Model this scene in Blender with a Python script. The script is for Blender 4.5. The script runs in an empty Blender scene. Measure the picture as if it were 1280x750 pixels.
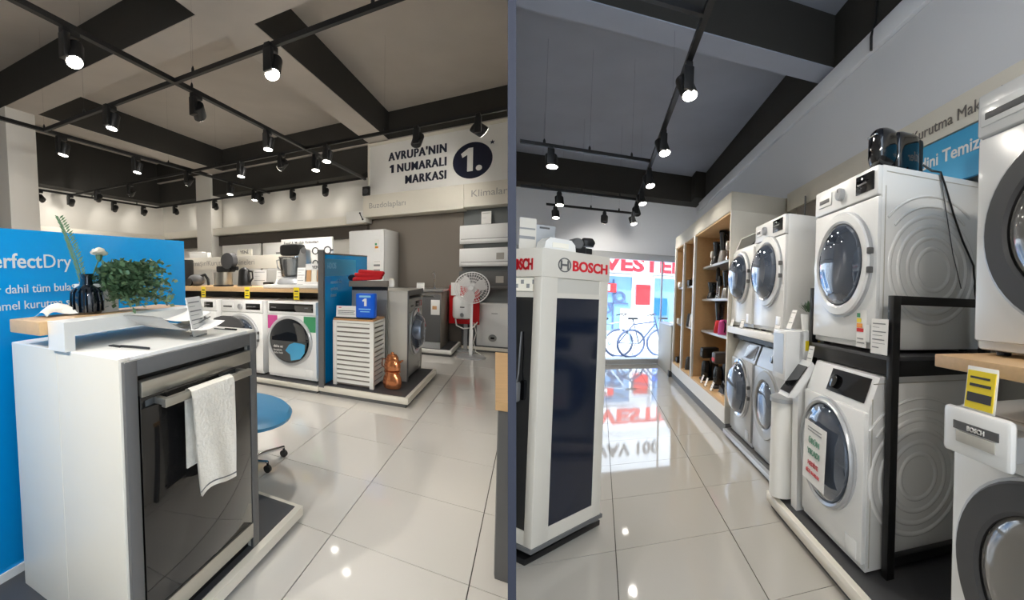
import bpy, bmesh, math, random
from mathutils import Vector, Matrix
random.seed(7)
PI = math.pi
sc = bpy.context.scene
col = sc.collection
# ---------------------------------------------------------------- camera
CAM = Vector((0, 0, 1.27))
cd = bpy.data.cameras.new('camera')
cd.sensor_width = 36.0
cd.lens = 36.0 * 540 / 1280
cd.shift_x = -60 / 1280
cd.shift_y = -10 / 1280
cd.clip_start = 0.05
cam = bpy.data.objects.new('camera', cd)
cam.location = CAM
cam.rotation_euler = (PI / 2, 0, 0)
col.objects.link(cam)
sc.camera = cam
# ---------------------------------------------------------------- world, sun, exposure
w = bpy.data.worlds.new('world')
sc.world = w
w.use_nodes = True
bg = w.node_tree.nodes['Background']
bg.inputs[0].default_value = (0.70, 0.84, 1.0, 1)
bg.inputs[1].default_value = 2.8
sd = bpy.data.lights.new('sun', 'SUN')
sd.energy = 12.0
sd.angle = 0.01
sd.color = (1.0, 0.97, 0.92)
so = bpy.data.objects.new('sun', sd)
so.rotation_euler = Vector((0.3, 0.45, -1.0)).to_track_quat('-Z', 'Y').to_euler()
col.objects.link(so)
sc.view_settings.view_transform = 'Standard'
sc.view_settings.look = 'None'
sc.view_settings.exposure = 0.35
sc.view_settings.gamma = 1.0
sc.view_settings.use_curve_mapping = False
SPOT_W = {'L': 66.0, 'R': 38.0}
SPOT_COL = {'L': (1.0, 0.95, 0.88), 'R': (1.0, 0.93, 0.84)}
sc.cycles.max_bounces = 8
sc.cycles.diffuse_bounces = 4
sc.cycles.glossy_bounces = 4
sc.cycles.transmission_bounces = 6
sc.cycles.transparent_max_bounces = 12
sc.cycles.sample_clamp_indirect = 4.0
sc.cycles.use_denoising = True


# ---------------------------------------------------------------- the two shops: plan vectors (aisle, cross, up) per metre
class Room:
    def __init__(s, rows, eye, side):
        s.M = Matrix(rows)
        s.O = CAM - s.M @ Vector((0, 0, eye))
        s.side = side


ROOM = {
    'L': Room(((-0.04932, -1.24139, 0.03415), (0.85917, 0.58291, -0.07203), (0.05091, 0.01403, 0.99879)), 1.286, -1),
    'R': Room(((0.08816, 1.11296, 0.039), (0.95218, 0.3828, 0.01669), (-0.02116, -0.04182, 0.99908)), 1.259, 1)}
NR = Vector((540, 60, 0)).normalized()          # across the dividing wall
HALF = 0.0095                                   # half its thickness


class Fr:
    """A place in a room with its own right / away / up directions."""
    def __init__(s, room, o, face='id', rot=0.0):
        R = ROOM[room]
        s.room = R
        s.key = room
        cross = Vector((0, -1, 0)) if room == 'L' else Vector((0, 1, 0))
        if face == 'id':
            L = Matrix.Identity(3)
        elif face == '-a':                      # front looks down the aisle at the viewer
            L = Matrix((cross, Vector((1, 0, 0)), Vector((0, 0, 1)))).transposed()
        else:                                   # '-b' front looks along the cross direction
            x = Vector((1, 0, 0)) if room == 'L' else Vector((-1, 0, 0))
            L = Matrix((x, Vector((0, 1, 0)), Vector((0, 0, 1)))).transposed()
        if rot:
            L = L @ Matrix.Rotation(rot, 3, 'Z')
        s.T = R.M @ L
        s.loc = R.O + R.M @ Vector(o)
        s.o = Vector(o)


# ---------------------------------------------------------------- materials
def lin(v):
    v /= 255.0
    return v / 12.92 if v <= 0.04045 else ((v + 0.055) / 1.055) ** 2.4


def rgb(r, g, b):
    return (lin(r), lin(g), lin(b), 1)


MATS = {}


def mat(name, c, rough=0.5, metal=0.0, var=0.06, scale=6.0, emit=0.0, coat=0.0, spec=0.5, stretch=None, bump=0.0, trans=0.0):
    m = bpy.data.materials.new(name)
    m.use_nodes = True
    nt = m.node_tree
    b = nt.nodes['Principled BSDF']
    tc = nt.nodes.new('ShaderNodeTexCoord')
    mp = nt.nodes.new('ShaderNodeMapping')
    nz = nt.nodes.new('ShaderNodeTexNoise')
    rp = nt.nodes.new('ShaderNodeMix')
    rp.data_type = 'RGBA'
    nt.links.new(tc.outputs['Object'], mp.inputs[0])
    nt.links.new(mp.outputs[0], nz.inputs['Vector'])
    if stretch:
        mp.inputs['Scale'].default_value = stretch
    nz.inputs['Scale'].default_value = scale
    nz.inputs['Detail'].default_value = 4
    k = 1 - var
    rp.inputs[6].default_value = (c[0] * k, c[1] * k, c[2] * k, 1)
    k = 1 + var
    rp.inputs[7].default_value = (min(1, c[0] * k), min(1, c[1] * k), min(1, c[2] * k), 1)
    nt.links.new(nz.outputs['Fac'], rp.inputs[0])
    nt.links.new(rp.outputs[2], b.inputs['Base Color'])
    b.inputs['Roughness'].default_value = rough
    b.inputs['Metallic'].default_value = metal
    b.inputs['Specular IOR Level'].default_value = spec
    b.inputs['Coat Weight'].default_value = coat
    b.inputs['Transmission Weight'].default_value = trans
    if emit:
        nt.links.new(rp.outputs[2], b.inputs['Emission Color'])
        b.inputs['Emission Strength'].default_value = emit
    if bump:
        bp = nt.nodes.new('ShaderNodeBump')
        bp.inputs['Strength'].default_value = bump
        bp.inputs['Distance'].default_value = 0.01
        nt.links.new(nz.outputs['Fac'], bp.inputs['Height'])
        nt.links.new(bp.outputs[0], b.inputs['Normal'])
    MATS[name] = m
    return m


def glass_mat(name, tint, clear, rough=0.02):
    """Pane: mostly clear, with the mirror of a flat sheet."""
    m = bpy.data.materials.new(name)
    m.use_nodes = True
    nt = m.node_tree
    nt.nodes.remove(nt.nodes['Principled BSDF'])
    out = nt.nodes['Material Output']
    tr = nt.nodes.new('ShaderNodeBsdfTransparent')
    gl = nt.nodes.new('ShaderNodeBsdfGlossy')
    mx = nt.nodes.new('ShaderNodeMixShader')
    fr = nt.nodes.new('ShaderNodeFresnel')
    mm = nt.nodes.new('ShaderNodeMath')
    mm.operation = 'ADD'
    mm.inputs[1].default_value = clear
    nt.links.new(fr.outputs[0], mm.inputs[0])
    tr.inputs[0].default_value = tint
    gl.inputs['Roughness'].default_value = rough
    nt.links.new(mm.outputs[0], mx.inputs[0])
    nt.links.new(tr.outputs[0], mx.inputs[1])
    nt.links.new(gl.outputs[0], mx.inputs[2])
    nt.links.new(mx.outputs[0], out.inputs[0])
    MATS[name] = m
    return m


mat('white', rgb(236, 234, 228), 0.35, var=0.02)
mat('appliance', rgb(238, 238, 236), 0.22, var=0.015, coat=0.2)
mat('warm_white', rgb(228, 222, 208), 0.4, var=0.02)
mat('greige', rgb(192, 188, 178), 0.45, var=0.02)
mat('wall', rgb(226, 222, 214), 0.8, var=0.02, scale=2)
mat('wall_cool', rgb(232, 234, 238), 0.6, var=0.02, scale=2)
mat('concrete', rgb(192, 184, 175), 0.85, var=0.16, scale=1.3)
mat('slab_cool', rgb(158, 163, 176), 0.9, var=0.16, scale=1.3)
mat('beam_dark', rgb(48, 46, 42), 0.9, var=0.12, scale=2)
mat('tile', rgb(212, 208, 201), 0.06, var=0.015, scale=1.5, coat=0.3)
mat('tile_cool', rgb(174, 170, 162), 0.05, var=0.02, scale=1.5, coat=0.3)
mat('grout', rgb(70, 64, 58), 0.9)
mat('divider', rgb(38, 42, 56), 0.8, var=0.02)
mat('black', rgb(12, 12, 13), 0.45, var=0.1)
mat('track_black', rgb(9, 9, 10), 0.5, var=0.1)
mat('kiosk_white', rgb(206, 200, 188), 0.45, var=0.02)
mat('print_pale', rgb(168, 164, 158), 0.7)
mat('print_green', rgb(120, 160, 140), 0.7)
mat('print_red', rgb(206, 100, 104), 0.7)
mat('print_mid', rgb(112, 106, 100), 0.7)
mat('black_gloss', rgb(10, 10, 12), 0.05, var=0.1, coat=0.5)
mat('navy_gloss', rgb(14, 24, 42), 0.12, var=0.1)
mat('charcoal', rgb(66, 66, 68), 0.5, var=0.05)
mat('slate', rgb(92, 92, 92), 0.5, var=0.04)
mat('dark_band', rgb(66, 60, 54), 0.7, var=0.05)
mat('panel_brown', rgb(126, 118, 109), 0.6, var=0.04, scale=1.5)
mat('panel_grey', rgb(112, 116, 116), 0.6, var=0.04, scale=1.5)
mat('steel', rgb(190, 188, 180), 0.28, metal=0.9, var=0.05, stretch=(1, 1, 40))
mat('silver', rgb(168, 168, 166), 0.35, metal=0.55, var=0.03)
mat('silver_light', rgb(190, 192, 194), 0.3, metal=0.4, var=0.03)
mat('chrome', rgb(215, 215, 218), 0.08, metal=1.0, var=0.02)
mat('copper', rgb(206, 132, 88), 0.22, metal=0.85, var=0.12, scale=14)
mat('wood', rgb(206, 170, 124), 0.45, var=0.12, scale=3, stretch=(2, 22, 22))
mat('wood_tan', rgb(196, 150, 104), 0.5, var=0.14, scale=3, stretch=(22, 22, 2))
mat('blue', rgb(0, 146, 214), 0.22, var=0.03)
mat('blue_bright', rgb(0, 92, 214), 0.3, var=0.04)
mat('blue_seat', rgb(52, 128, 172), 0.45, var=0.06)
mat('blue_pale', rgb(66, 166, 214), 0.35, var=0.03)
mat('red', rgb(200, 24, 30), 0.55, var=0.1)
mat('red_logo', rgb(206, 20, 36), 0.45)
mat('yellow', rgb(240, 214, 40), 0.5, var=0.05)
mat('paper', rgb(238, 236, 232), 0.7, var=0.02)
mat('print', rgb(60, 60, 64), 0.7)
mat('print_grey', rgb(140, 140, 140), 0.7)
mat('print_light', rgb(150, 208, 236), 0.6)
mat('ink_navy', rgb(22, 26, 46), 0.4)
mat('magenta', rgb(196, 70, 140), 0.5)
mat('green_tag', rgb(60, 150, 100), 0.5)
mat('orange', rgb(236, 150, 30), 0.5)
mat('leaf', rgb(84, 112, 80), 0.5, var=0.35, scale=30)
mat('leaf_dark', rgb(62, 92, 60), 0.6, var=0.3, scale=20)
mat('petal', rgb(244, 238, 222), 0.7, var=0.05)
mat('cloth', rgb(234, 228, 216), 0.95, var=0.06, scale=90, bump=0.5)
mat('cloth_red', rgb(196, 26, 32), 0.9, var=0.15, scale=30, bump=0.3)
mat('smoke_glass', rgb(16, 22, 30), 0.06, var=0.1, coat=0.4)
mat('door_glass', rgb(92, 102, 118), 0.03, metal=0.6, var=0.25, scale=4, coat=1.0, spec=0.8, bump=0.015)
mat('drum', rgb(120, 122, 126), 0.25, metal=0.8, var=0.1)
mat('grey_glass', rgb(112, 110, 106), 0.08, var=0.15, scale=4, coat=0.6)
mat('mesh_white', rgb(222, 220, 218), 0.4)
mat('lens', rgb(255, 250, 238), 0.5, var=0.0, emit=14.0)
mat('street', rgb(200, 204, 210), 0.9, var=0.05)
mat('facade', rgb(236, 238, 240), 0.8, var=0.04)
mat('facade_glass', rgb(110, 150, 190), 0.15, var=0.25, scale=1.2)
mat('bike_dark', rgb(70, 86, 120), 0.5)
mat('bike_pale', rgb(186, 206, 226), 0.4)
mat('screen', rgb(20, 120, 240), 0.4, emit=0.25)
mat('interior', rgb(208, 204, 196), 0.6, var=0.03)
glass_mat('pane', (0.96, 0.98, 1.0, 1), 0.02)
glass_mat('clear', (0.9, 0.93, 0.96, 1), 0.12)
glass_mat('dome', (0.62, 0.62, 0.62, 1), 0.06)


def fan_mat():
    """Fine wire guard: rings of wire with gaps between them."""
    m = bpy.data.materials.new('wire_guard')
    m.use_nodes = True
    nt = m.node_tree
    b = nt.nodes['Principled BSDF']
    b.inputs['Base Color'].default_value = rgb(214, 210, 208)
    b.inputs['Alpha'].default_value = 0.45
    n = nt.nodes.new('ShaderNodeTexNoise')
    n.inputs['Scale'].default_value = 200
    MATS['wire_guard'] = m


fan_mat()


# ---------------------------------------------------------------- mesh builder (local x right, y away, z up)
class MB:
    def __init__(s):
        s.v, s.f = [], []

    def add(s, vs, fs):
        n = len(s.v)
        s.v += [Vector(p) for p in vs]
        s.f += [tuple(i + n for i in f) for f in fs]
        return s

    def box(s, x0, x1, y0, y1, z0, z1, bev=0.0, seg=2):
        vs = [(x, y, z) for x in (x0, x1) for y in (y0, y1) for z in (z0, z1)]
        fs = [(0, 1, 3, 2), (4, 6, 7, 5), (0, 4, 5, 1), (2, 3, 7, 6), (0, 2, 6, 4), (1, 5, 7, 3)]
        if not bev:
            return s.add(vs, fs)
        bm = bmesh.new()
        q = [bm.verts.new(p) for p in vs]
        for f in fs:
            bm.faces.new([q[i] for i in f])
        bmesh.ops.bevel(bm, geom=bm.edges[:], offset=bev, segments=seg, affect='EDGES', profile=0.5)
        bm.verts.index_update()
        s.add([v.co.copy() for v in bm.verts], [[v.index for v in f.verts] for f in bm.faces])
        bm.free()
        return s

    def lathe(s, prof, c=(0, 0, 0), axis='z', n=24, cap=True):
        vs, fs = [], []
        for r, h in prof:
            for i in range(n):
                t = 2 * PI * i / n
                u, v = r * math.cos(t), r * math.sin(t)
                p = {'z': (u, v, h), 'y': (u, h, v), 'x': (h, u, v)}[axis]
                vs.append((p[0] + c[0], p[1] + c[1], p[2] + c[2]))
        m = len(prof)
        for k in range(m - 1):
            for i in range(n):
                j = (i + 1) % n
                fs.append((k * n + i, k * n + j, (k + 1) * n + j, (k + 1) * n + i))
        if cap:
            fs.append(tuple(range(n)))
            fs.append(tuple((m - 1) * n + i for i in range(n)))
        return s.add(vs, fs)

    def loop_lathe(s, prof, c=(0, 0, 0), axis='z', n=32):
        """closed section turned round the axis: a ring"""
        p = list(prof) + [prof[0]]
        return s.lathe(p, c, axis, n, cap=False)

    def tube(s, path, r, n=8, r1=None):
        path = [Vector(p) for p in path]
        vs, fs = [], []
        m = len(path)
        up = Vector((0.13, 0.31, 0.94))
        for k, p in enumerate(path):
            d = (path[min(k + 1, m - 1)] - path[max(k - 1, 0)]).normalized()
            a = d.cross(up)
            if a.length < 1e-3:
                a = d.cross(Vector((1, 0, 0)))
            a.normalize()
            b = d.cross(a)
            rr = r if r1 is None else r + (r1 - r) * k / (m - 1)
            for i in range(n):
                t = 2 * PI * i / n
                vs.append(p + a * (rr * math.cos(t)) + b * (rr * math.sin(t)))
        for k in range(m - 1):
            for i in range(n):
                j = (i + 1) % n
                fs.append((k * n + i, k * n + j, (k + 1) * n + j, (k + 1) * n + i))
        fs.append(tuple(range(n)))
        fs.append(tuple((m - 1) * n + i for i in range(n)))
        return s.add(vs, fs)

    def prism(s, poly, d0, d1, axis='z'):
        """polygon extruded: axis z -> (x,y), y -> (x,z), x -> (y,z)"""
        def P(u, v, d):
            return {'z': (u, v, d), 'y': (u, d, v), 'x': (d, u, v)}[axis]
        n = len(poly)
        vs = [P(u, v, d0) for u, v in poly] + [P(u, v, d1) for u, v in poly]
        fs = [tuple(range(n)), tuple(range(n, 2 * n))]
        fs += [(i, (i + 1) % n, n + (i + 1) % n, n + i) for i in range(n)]
        return s.add(vs, fs)

    def ball(s, c, r, n=12, m=8):
        rx, ry, rz = r if isinstance(r, tuple) else (r, r, r)
        vs, fs = [], []
        for k in range(1, m):
            a = PI * k / m
            for i in range(n):
                t = 2 * PI * i / n
                vs.append((c[0] + rx * math.sin(a) * math.cos(t), c[1] + ry * math.sin(a) * math.sin(t), c[2] + rz * math.cos(a)))
        for k in range(m - 2):
            for i in range(n):
                j = (i + 1) % n
                fs.append((k * n + i, k * n + j, (k + 1) * n + j, (k + 1) * n + i))
        t = len(vs)
        vs += [(c[0], c[1], c[2] + rz), (c[0], c[1], c[2] - rz)]
        for i in range(n):
            j = (i + 1) % n
            fs.append((t, i, j))
            fs.append((t + 1, (m - 2) * n + j, (m - 2) * n + i))
        return s.add(vs, fs)

    def quad(s, a, b, c, d):
        return s.add([a, b, c, d], [(0, 1, 2, 3)])

    def text(s, body, x, y, z, size, align='LEFT', bold=0.0, depth=0.0015, shear=0.0, xs=1.0, space=1.0):
        """words standing on the x-z plane at depth y, baseline z"""
        cu = bpy.data.curves.new('words', 'FONT')
        cu.body = body
        cu.size = size
        cu.align_x = align
        cu.offset = bold * size
        cu.shear = shear
        cu.extrude = depth
        cu.space_character = space
        cu.resolution_u = 3
        ob = bpy.data.objects.new('words', cu)
        me = bpy.data.meshes.new_from_object(ob)
        s.add([(x + v.co.x * xs, y - v.co.z - depth, z + v.co.y) for v in me.vertices], [tuple(p.vertices) for p in me.polygons])
        bpy.data.meshes.remove(me)
        bpy.data.objects.remove(ob)
        bpy.data.curves.remove(cu)
        return s

    def move(s, d, n0=0):
        d = Vector(d)
        for i in range(n0, len(s.v)):
            s.v[i] = s.v[i] + d
        return s

    def turn(s, ang, axis, c=(0, 0, 0), n0=0):
        R = Matrix.Rotation(ang, 3, axis)
        c = Vector(c)
        for i in range(n0, len(s.v)):
            s.v[i] = R @ (s.v[i] - c) + c
        return s


def build(name, mb, m, fr, smooth=True):
    side = fr.room.side
    bm = bmesh.new()
    vv = [bm.verts.new(fr.T @ p) for p in mb.v]
    for f in mb.f:
        try:
            bm.faces.new([vv[i] for i in f])
        except ValueError:
            pass
    lim = HALF + 0.0015
    no = NR * side
    d0 = (fr.loc - CAM).dot(no)
    if any(d0 + v.co.dot(no) < lim - 1e-6 for v in bm.verts):      # ends at the dividing wall
        r = bmesh.ops.bisect_plane(bm, geom=bm.verts[:] + bm.edges[:] + bm.faces[:], dist=1e-6,
                                   plane_co=no * (lim - d0), plane_no=no, clear_inner=True)
        ed = [e for e in r['geom_cut'] if isinstance(e, bmesh.types.BMEdge)]
        if ed:
            try:
                bmesh.ops.holes_fill(bm, edges=[e for e in bm.edges if e.is_boundary], sides=0)
            except Exception:
                pass
    bmesh.ops.recalc_face_normals(bm, faces=bm.faces[:])
    me = bpy.data.meshes.new(name)
    bm.to_mesh(me)
    bm.free()
    if smooth and len(me.polygons):
        me.shade_smooth()
        me.set_sharp_from_angle(angle=math.radians(38))
    me.materials.append(MATS[m])
    o = bpy.data.objects.new(name, me)
    col.objects.link(o)
    return o


def props(o, label=None, cat=None, group=None, kind=None):
    if label:
        o['label'] = label
    if cat:
        o['category'] = cat
    if group:
        o['group'] = group
    if kind:
        o['kind'] = kind
    return o


FR = {}


def thing(name, label, cat, fr, group=None, kind=None):
    o = bpy.data.objects.new(name, None)
    o.empty_display_size = 0.05
    o.location = fr.loc
    col.objects.link(o)
    FR[o.name] = fr
    return props(o, label, cat, group, kind)


def part(par, name, mb, m, label=None, kind=None):
    fr = FR[par.name]
    o = build(name, mb, m, fr)
    o.parent = par
    FR[o.name] = fr
    return props(o, label, None, None, kind)


def single(name, label, cat, fr, mb, m, group=None, kind=None):
    o = build(name, mb, m, fr)
    o.location = fr.loc
    FR[o.name] = fr
    return props(o, label, cat, group, kind)


def dup(o, offset, label=None, par=None):
    """copy of a thing, its parts and their sub-parts; offset in room metres"""
    c = o.copy()
    col.objects.link(c)
    if par is None:
        fr = FR[o.name]
        c.location = o.location + fr.room.M @ Vector(offset)
        FR[c.name] = fr
    else:
        c.parent = par
    if label:
        c['label'] = label
    for ch in list(o.children):
        if ch.type == 'MESH' or ch.type == 'EMPTY':
            dup(ch, offset, None, c)
    return c


B = MB
# ================================================================ STRUCTURE
LF = Fr('L', (0, 0, 0))
RF = Fr('R', (0, 0, 0))


def struct(name, label, fr, mb, m):
    return single(name, label, 'structure', fr, mb, m, kind='structure')


def tiles(floor, fr, na, nb, a0, b0, m, keep):
    """square tiles laid with open joints; those cut by the dividing wall have their own mesh"""
    g = 0.0022
    t = 0.6
    proto = None
    no = NR * fr.room.side
    for i in range(na):
        for j in range(nb):
            a, b = a0 + i * t, b0 + j * t
            if not keep(a, b):
                continue
            cs = [fr.room.O + fr.room.M @ Vector((a + p * t, b + q * t, z)) for p in (0, 1) for q in (0, 1) for z in (-.012, 0)]
            ds = [(c - CAM).dot(no) - HALF - .0015 for c in cs]
            if max(ds) < 0.01:
                continue
            if min(ds) < 0 or proto is None:
                o = part(floor, 'tile', B().box(a + g, a + t - g, b + g, b + t - g, -.012, 0.0), m)
                if min(ds) >= 0:
                    proto = (o, a, b)
            else:
                o = proto[0].copy()
                col.objects.link(o)
                o.parent = floor
                o.location = fr.room.M @ Vector((a - proto[1], b - proto[2], 0))


# added dividing wall between the two shops, pale sides bounce light into both
d = Vector((-60, 540, 0)).normalized()
mbw = B()
p0 = CAM + d * 1.0
p1 = CAM + d * 12.2
n_ = NR * HALF
vs = [p0 - n_, p0 + n_, p1 + n_, p1 - n_]
me = bpy.data.meshes.new('wall_center')
me.from_pydata([(v.x, v.y, z) for z in (-0.6, 4.6) for v in vs], [], [(0, 1, 2, 3), (7, 6, 5, 4), (0, 4, 5, 1), (1, 5, 6, 2), (2, 6, 7, 3), (3, 7, 4, 0)])
me.materials.append(MATS['wall'])
o = bpy.data.objects.new('wall_center', me)
col.objects.link(o)
props(o, 'thin added dividing wall between the two showrooms, its slate-blue end edge facing the viewer', 'wall', None, 'structure')
pa, pb = CAM + d * .985, CAM + d * .9995
vs = [pa - n_, pa + n_, pb + n_, pb - n_]
me = bpy.data.meshes.new('edge_trim')
me.from_pydata([(v.x, v.y, z) for z in (-0.6, 4.6) for v in vs], [], [(0, 1, 2, 3), (7, 6, 5, 4), (0, 4, 5, 1), (1, 5, 6, 2), (2, 6, 7, 3), (3, 7, 4, 0)])
me.materials.append(MATS['divider'])
oe = bpy.data.objects.new('edge_trim', me)
oe.parent = o
oe['label'] = 'slate-blue end edge of the dividing wall'
col.objects.link(oe)

# ---- left shop
fl = struct('floor', 'glossy cream square-tiled floor around the dishwasher island', LF, B().box(-2.6, 7.6, -.4, 7.9, -.16, -.009), 'grout')
tiles(fl, LF, 13, 9, -.597, -1.61, 'tile', lambda a, b: a < 7.4 and b < 3.9 and not (a > 4.2 and b > 1.3))
part(fl, 'far_tiles', B().box(4.2, 7.6, 1.9, 7.9, -.012, 0), 'tile')
ce = struct('ceiling', 'grey painted concrete ceiling above the black lighting tracks of the blue-panel showroom', LF, B().box(-2.6, 7.7, -.4, 7.9, 3.85, 3.95), 'concrete')


def beam(par, x0, x1, y0, y1, z0, z1, soff, s=.012):
    part(par, 'beam', B().box(x0, x1, y0, y1, z0 + .01, z1), 'beam_dark')
    part(par, 'beam_soffit', B().box(x0, x1, y0, y1, z0, z0 + .0098), soff, 'paler painted underside of the beam')


beam(ce, 2.72, 3.1, .05, 7.8, 3.4, 3.85, 'concrete')
beam(ce, 7.05, 7.45, .05, 7.8, 3.4, 3.85, 'concrete')
beam(ce, 3.1, 7.05, 2.05, 2.37, 3.4, 3.85, 'concrete')
beam(ce, -2.5, 2.72, 2.05, 2.37, 3.4, 3.85, 'concrete')
beam(ce, 3.1, 7.05, 5.52, 5.86, 3.4, 3.85, 'concrete')
beam(ce, -2.5, 7.45, 7.5, 7.8, 2.94, 3.85, 'beam_dark')
beam(ce, 7.12, 7.5, 2.4, 7.5, 2.94, 3.39, 'beam_dark')
struct('wall_back', 'pale wall at the far end behind the white fridge', LF, B().box(7.5, 7.62, .2, 7.9, 0, 3.85), 'wall')
struct('wall_left', 'pale side wall above the white ledge behind the blue island panel', LF, B().box(-2.6, 7.6, 7.8, 7.92, 0, 3.85), 'wall')
struct('wall_rear', 'plain wall behind the photographer in the blue-panel showroom', LF, B().box(-2.7, -2.6, -.2, 7.9, 0, 3.85), 'wall')
struct('column', 'square white column at the picture edge behind the blue island panel', LF, B().box(2.7, 3.08, 5.54, 6.1, 0, 3.4, .006), 'wall')
struct('column', 'slim white column in front of the far wall, above the header board', LF, B().box(7.05, 7.44, 5.86, 6.28, 0, 3.4, .006), 'wall')
tr = struct('trim_1', 'white wall ledge running round the far corner over the dark band', LF,
            B().box(2.0, 7.45, 7.35, 7.8, 2.0, 2.16, .005).box(7.1, 7.5, 2.48, 7.36, 2.08, 2.23, .005), 'warm_white')
part(tr, 'recess_band', B().box(7.3, 7.49, 2.48, 7.4, 1.86, 2.07).box(3.4, 7.49, 7.5, 7.79, 1.8, 1.99), 'dark_band', 'dark recessed band under the ledge')
for k, (b0, b1) in enumerate(((4.72, 5.72), (3.62, 4.66))):
    pn = single('wall_board', ['bright white back panel on the far wall beside the slim column', 'bright white back panel on the far wall behind the food processor'][k], 'panel', LF, B().box(7.24, 7.3, b0, b1, 1.0, 1.855, .004), 'white', 'white panels on the far wall')
    part(pn, 'picture', B().box(7.236, 7.24, b0 + .55, b0 + .95, 1.3, 1.8), 'paper').location = (0, 0, 0)
    part(pn, 'printing', B().box(7.232, 7.236, b0 + .62, b0 + .72, 1.62, 1.66).box(7.232, 7.236, b0 + .78, b0 + .86, 1.36, 1.44), 'print_grey')

# ---- right shop
fr_ = struct('floor', 'shiny tiled floor of the aisle leading to the bright shop window', RF, B().box(-1.6, 9.05, -2.0, 2.1, -.16, -.009), 'grout')
tiles(fr_, RF, 17, 7, -1.326, -2.282, 'tile_cool', lambda a, b: a < 8.5)
part(fr_, 'threshold_tile', B().box(8.645, 9.05, -1.6, 2.0, -.012, 0), 'tile_cool')
cr = struct('ceiling', 'slate grey ceiling over the washing machine aisle', RF, B().box(-1.6, 9.1, -2.0, 2.1, 3.88, 3.98), 'slab_cool')
beam(cr, 3.26, 3.54, -1.9, 1.9, 3.4, 3.88, 'slab_cool')
beam(cr, 8.6, 9.05, -1.9, 1.9, 3.36, 3.88, 'beam_dark')
part(cr, 'beam', B().box(-1.6, 9.05, 1.86, 2.0, 3.37, 3.88), 'beam_dark')
part(cr, 'beam', B().box(8.2, 8.6, 1.66, 1.86, 3.36, 3.88), 'beam_dark')
wr = struct('wall_right', 'blue-white bulkhead wall above the washing machine row', RF, B().box(-1.6, 9.05, 1.86, 2.0, 0, 3.37), 'wall_cool')
part(wr, 'upper_ledge', B().box(-1.6, 8.6, 1.82, 1.86, 3.2, 3.36, .01), 'wall_cool', 'slim ledge along the top of the bulkhead')
part(wr, 'cable', B().tube([(2.63, 1.815, 3.2), (2.63, 1.812, 3.3), (2.62, 1.84, 3.42), (2.6, 1.85, 3.86)], .012), 'black', 'black cable clipped to the top of the wall')
wf = struct('wall_front', 'white wall over the shop window at the end of the aisle', RF, B().box(9.05, 9.2, -1.9, 2.0, 2.2, 3.88), 'wall_cool')
part(wf, 'blind_box', B().box(8.9, 9.05, -1.9, 1.86, 2.13, 2.26, .02), 'blue_pale' if False else 'silver_light', 'pale rolled blind above the window')
wi = struct('window_1', 'full-height shop window at the end of the aisle', RF, B().box(9.08, 9.1, -1.3, 1.85, .1, 2.2), 'pane')
part(wi, 'frame', B().box(9.05, 9.13, -1.5, 1.2, 0, .1, .005).box(9.05, 9.13, 1.18, 1.21, .1, 2.2, .003).box(9.05, 9.13, -.2, -.12, .1, 2.2, .005), 'silver_light')
wl = struct('wall_low', 'low pale wall end with dark foot between shop window and shelf unit', RF, B().box(7.38, 9.05, 1.16, 1.3, 0, .86, .005), 'greige')
part(wl, 'foot', B().box(7.37, 7.5, 1.14, 1.31, 0, .1), 'charcoal')
part(wl, 'cap', B().box(7.37, 9.05, 1.15, 1.31, .86, .885, .003), 'silver_light')

# ================================================================ LIGHTING TRACKS
def rail(t, fr, p0, p1, wires=3):
    ax = 0 if abs(p1[0] - p0[0]) > abs(p1[1] - p0[1]) else 1
    h = .017
    mb = B()
    a0, a1 = sorted((p0[0], p1[0]))
    b0, b1 = sorted((p0[1], p1[1]))
    if ax == 0:
        mb.box(a0, a1, b0 - h, b0 + h, 2.79, 2.825)
    else:
        mb.box(a0 - h, a0 + h, b0, b1, 2.79, 2.825)
    r = part(t, 'rail', mb, 'track_black')
    top = 3.85 if fr.key == 'L' else 3.88
    for k in range(wires):
        q = (k + .5) / wires
        p = [p0[i] + (p1[i] - p0[i]) * q for i in (0, 1)]
        part(t, 'suspension_wire', B().tube([(p[0], p[1], 2.82), (p[0], p[1], top)], .0006, 4), 'track_black')
        part(t, 'clip', B().lathe([(.012, 2.82), (.012, 2.85), (.004, 2.87)], (p[0], p[1], 0), n=8), 'track_black')


tl = thing('track_rail', 'black grid of ceiling light tracks over the dishwasher island showroom', 'light track', LF)
for p0, p1 in (((-1.6, 2.42), (7.0, 2.42)), ((2.5, .12), (2.5, 4.33)), ((1.6, 4.33), (7.0, 4.33)), ((4.78, .22), (4.78, 7.5)),
               ((6.9, 2.42), (6.9, 7.4)), ((3.5, 7.4), (6.9, 7.4)), ((-1.2, .12), (-1.2, 4.33))):  # last rail is unseen, added to carry the lamps behind the viewer
    rail(tl, LF, p0, p1)
tr_ = thing('track_rail', 'black ceiling light track with short cross arms over the washing machine aisle', 'light track', RF)
for p0, p1 in (((-1.0, .47), (7.65, .47)), ((2.2, -.33), (2.2, .47)), ((4.74, -.78), (4.74, .47)), ((6.6, -1.06), (6.6, .47)), ((7.65, -.86), (7.65, .47)), ((-.8, 0.1), (-.8, 1.2))):  # last arm is out of view, added for the lamps behind the viewer
    rail(tr_, RF, p0, p1, 3)


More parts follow.
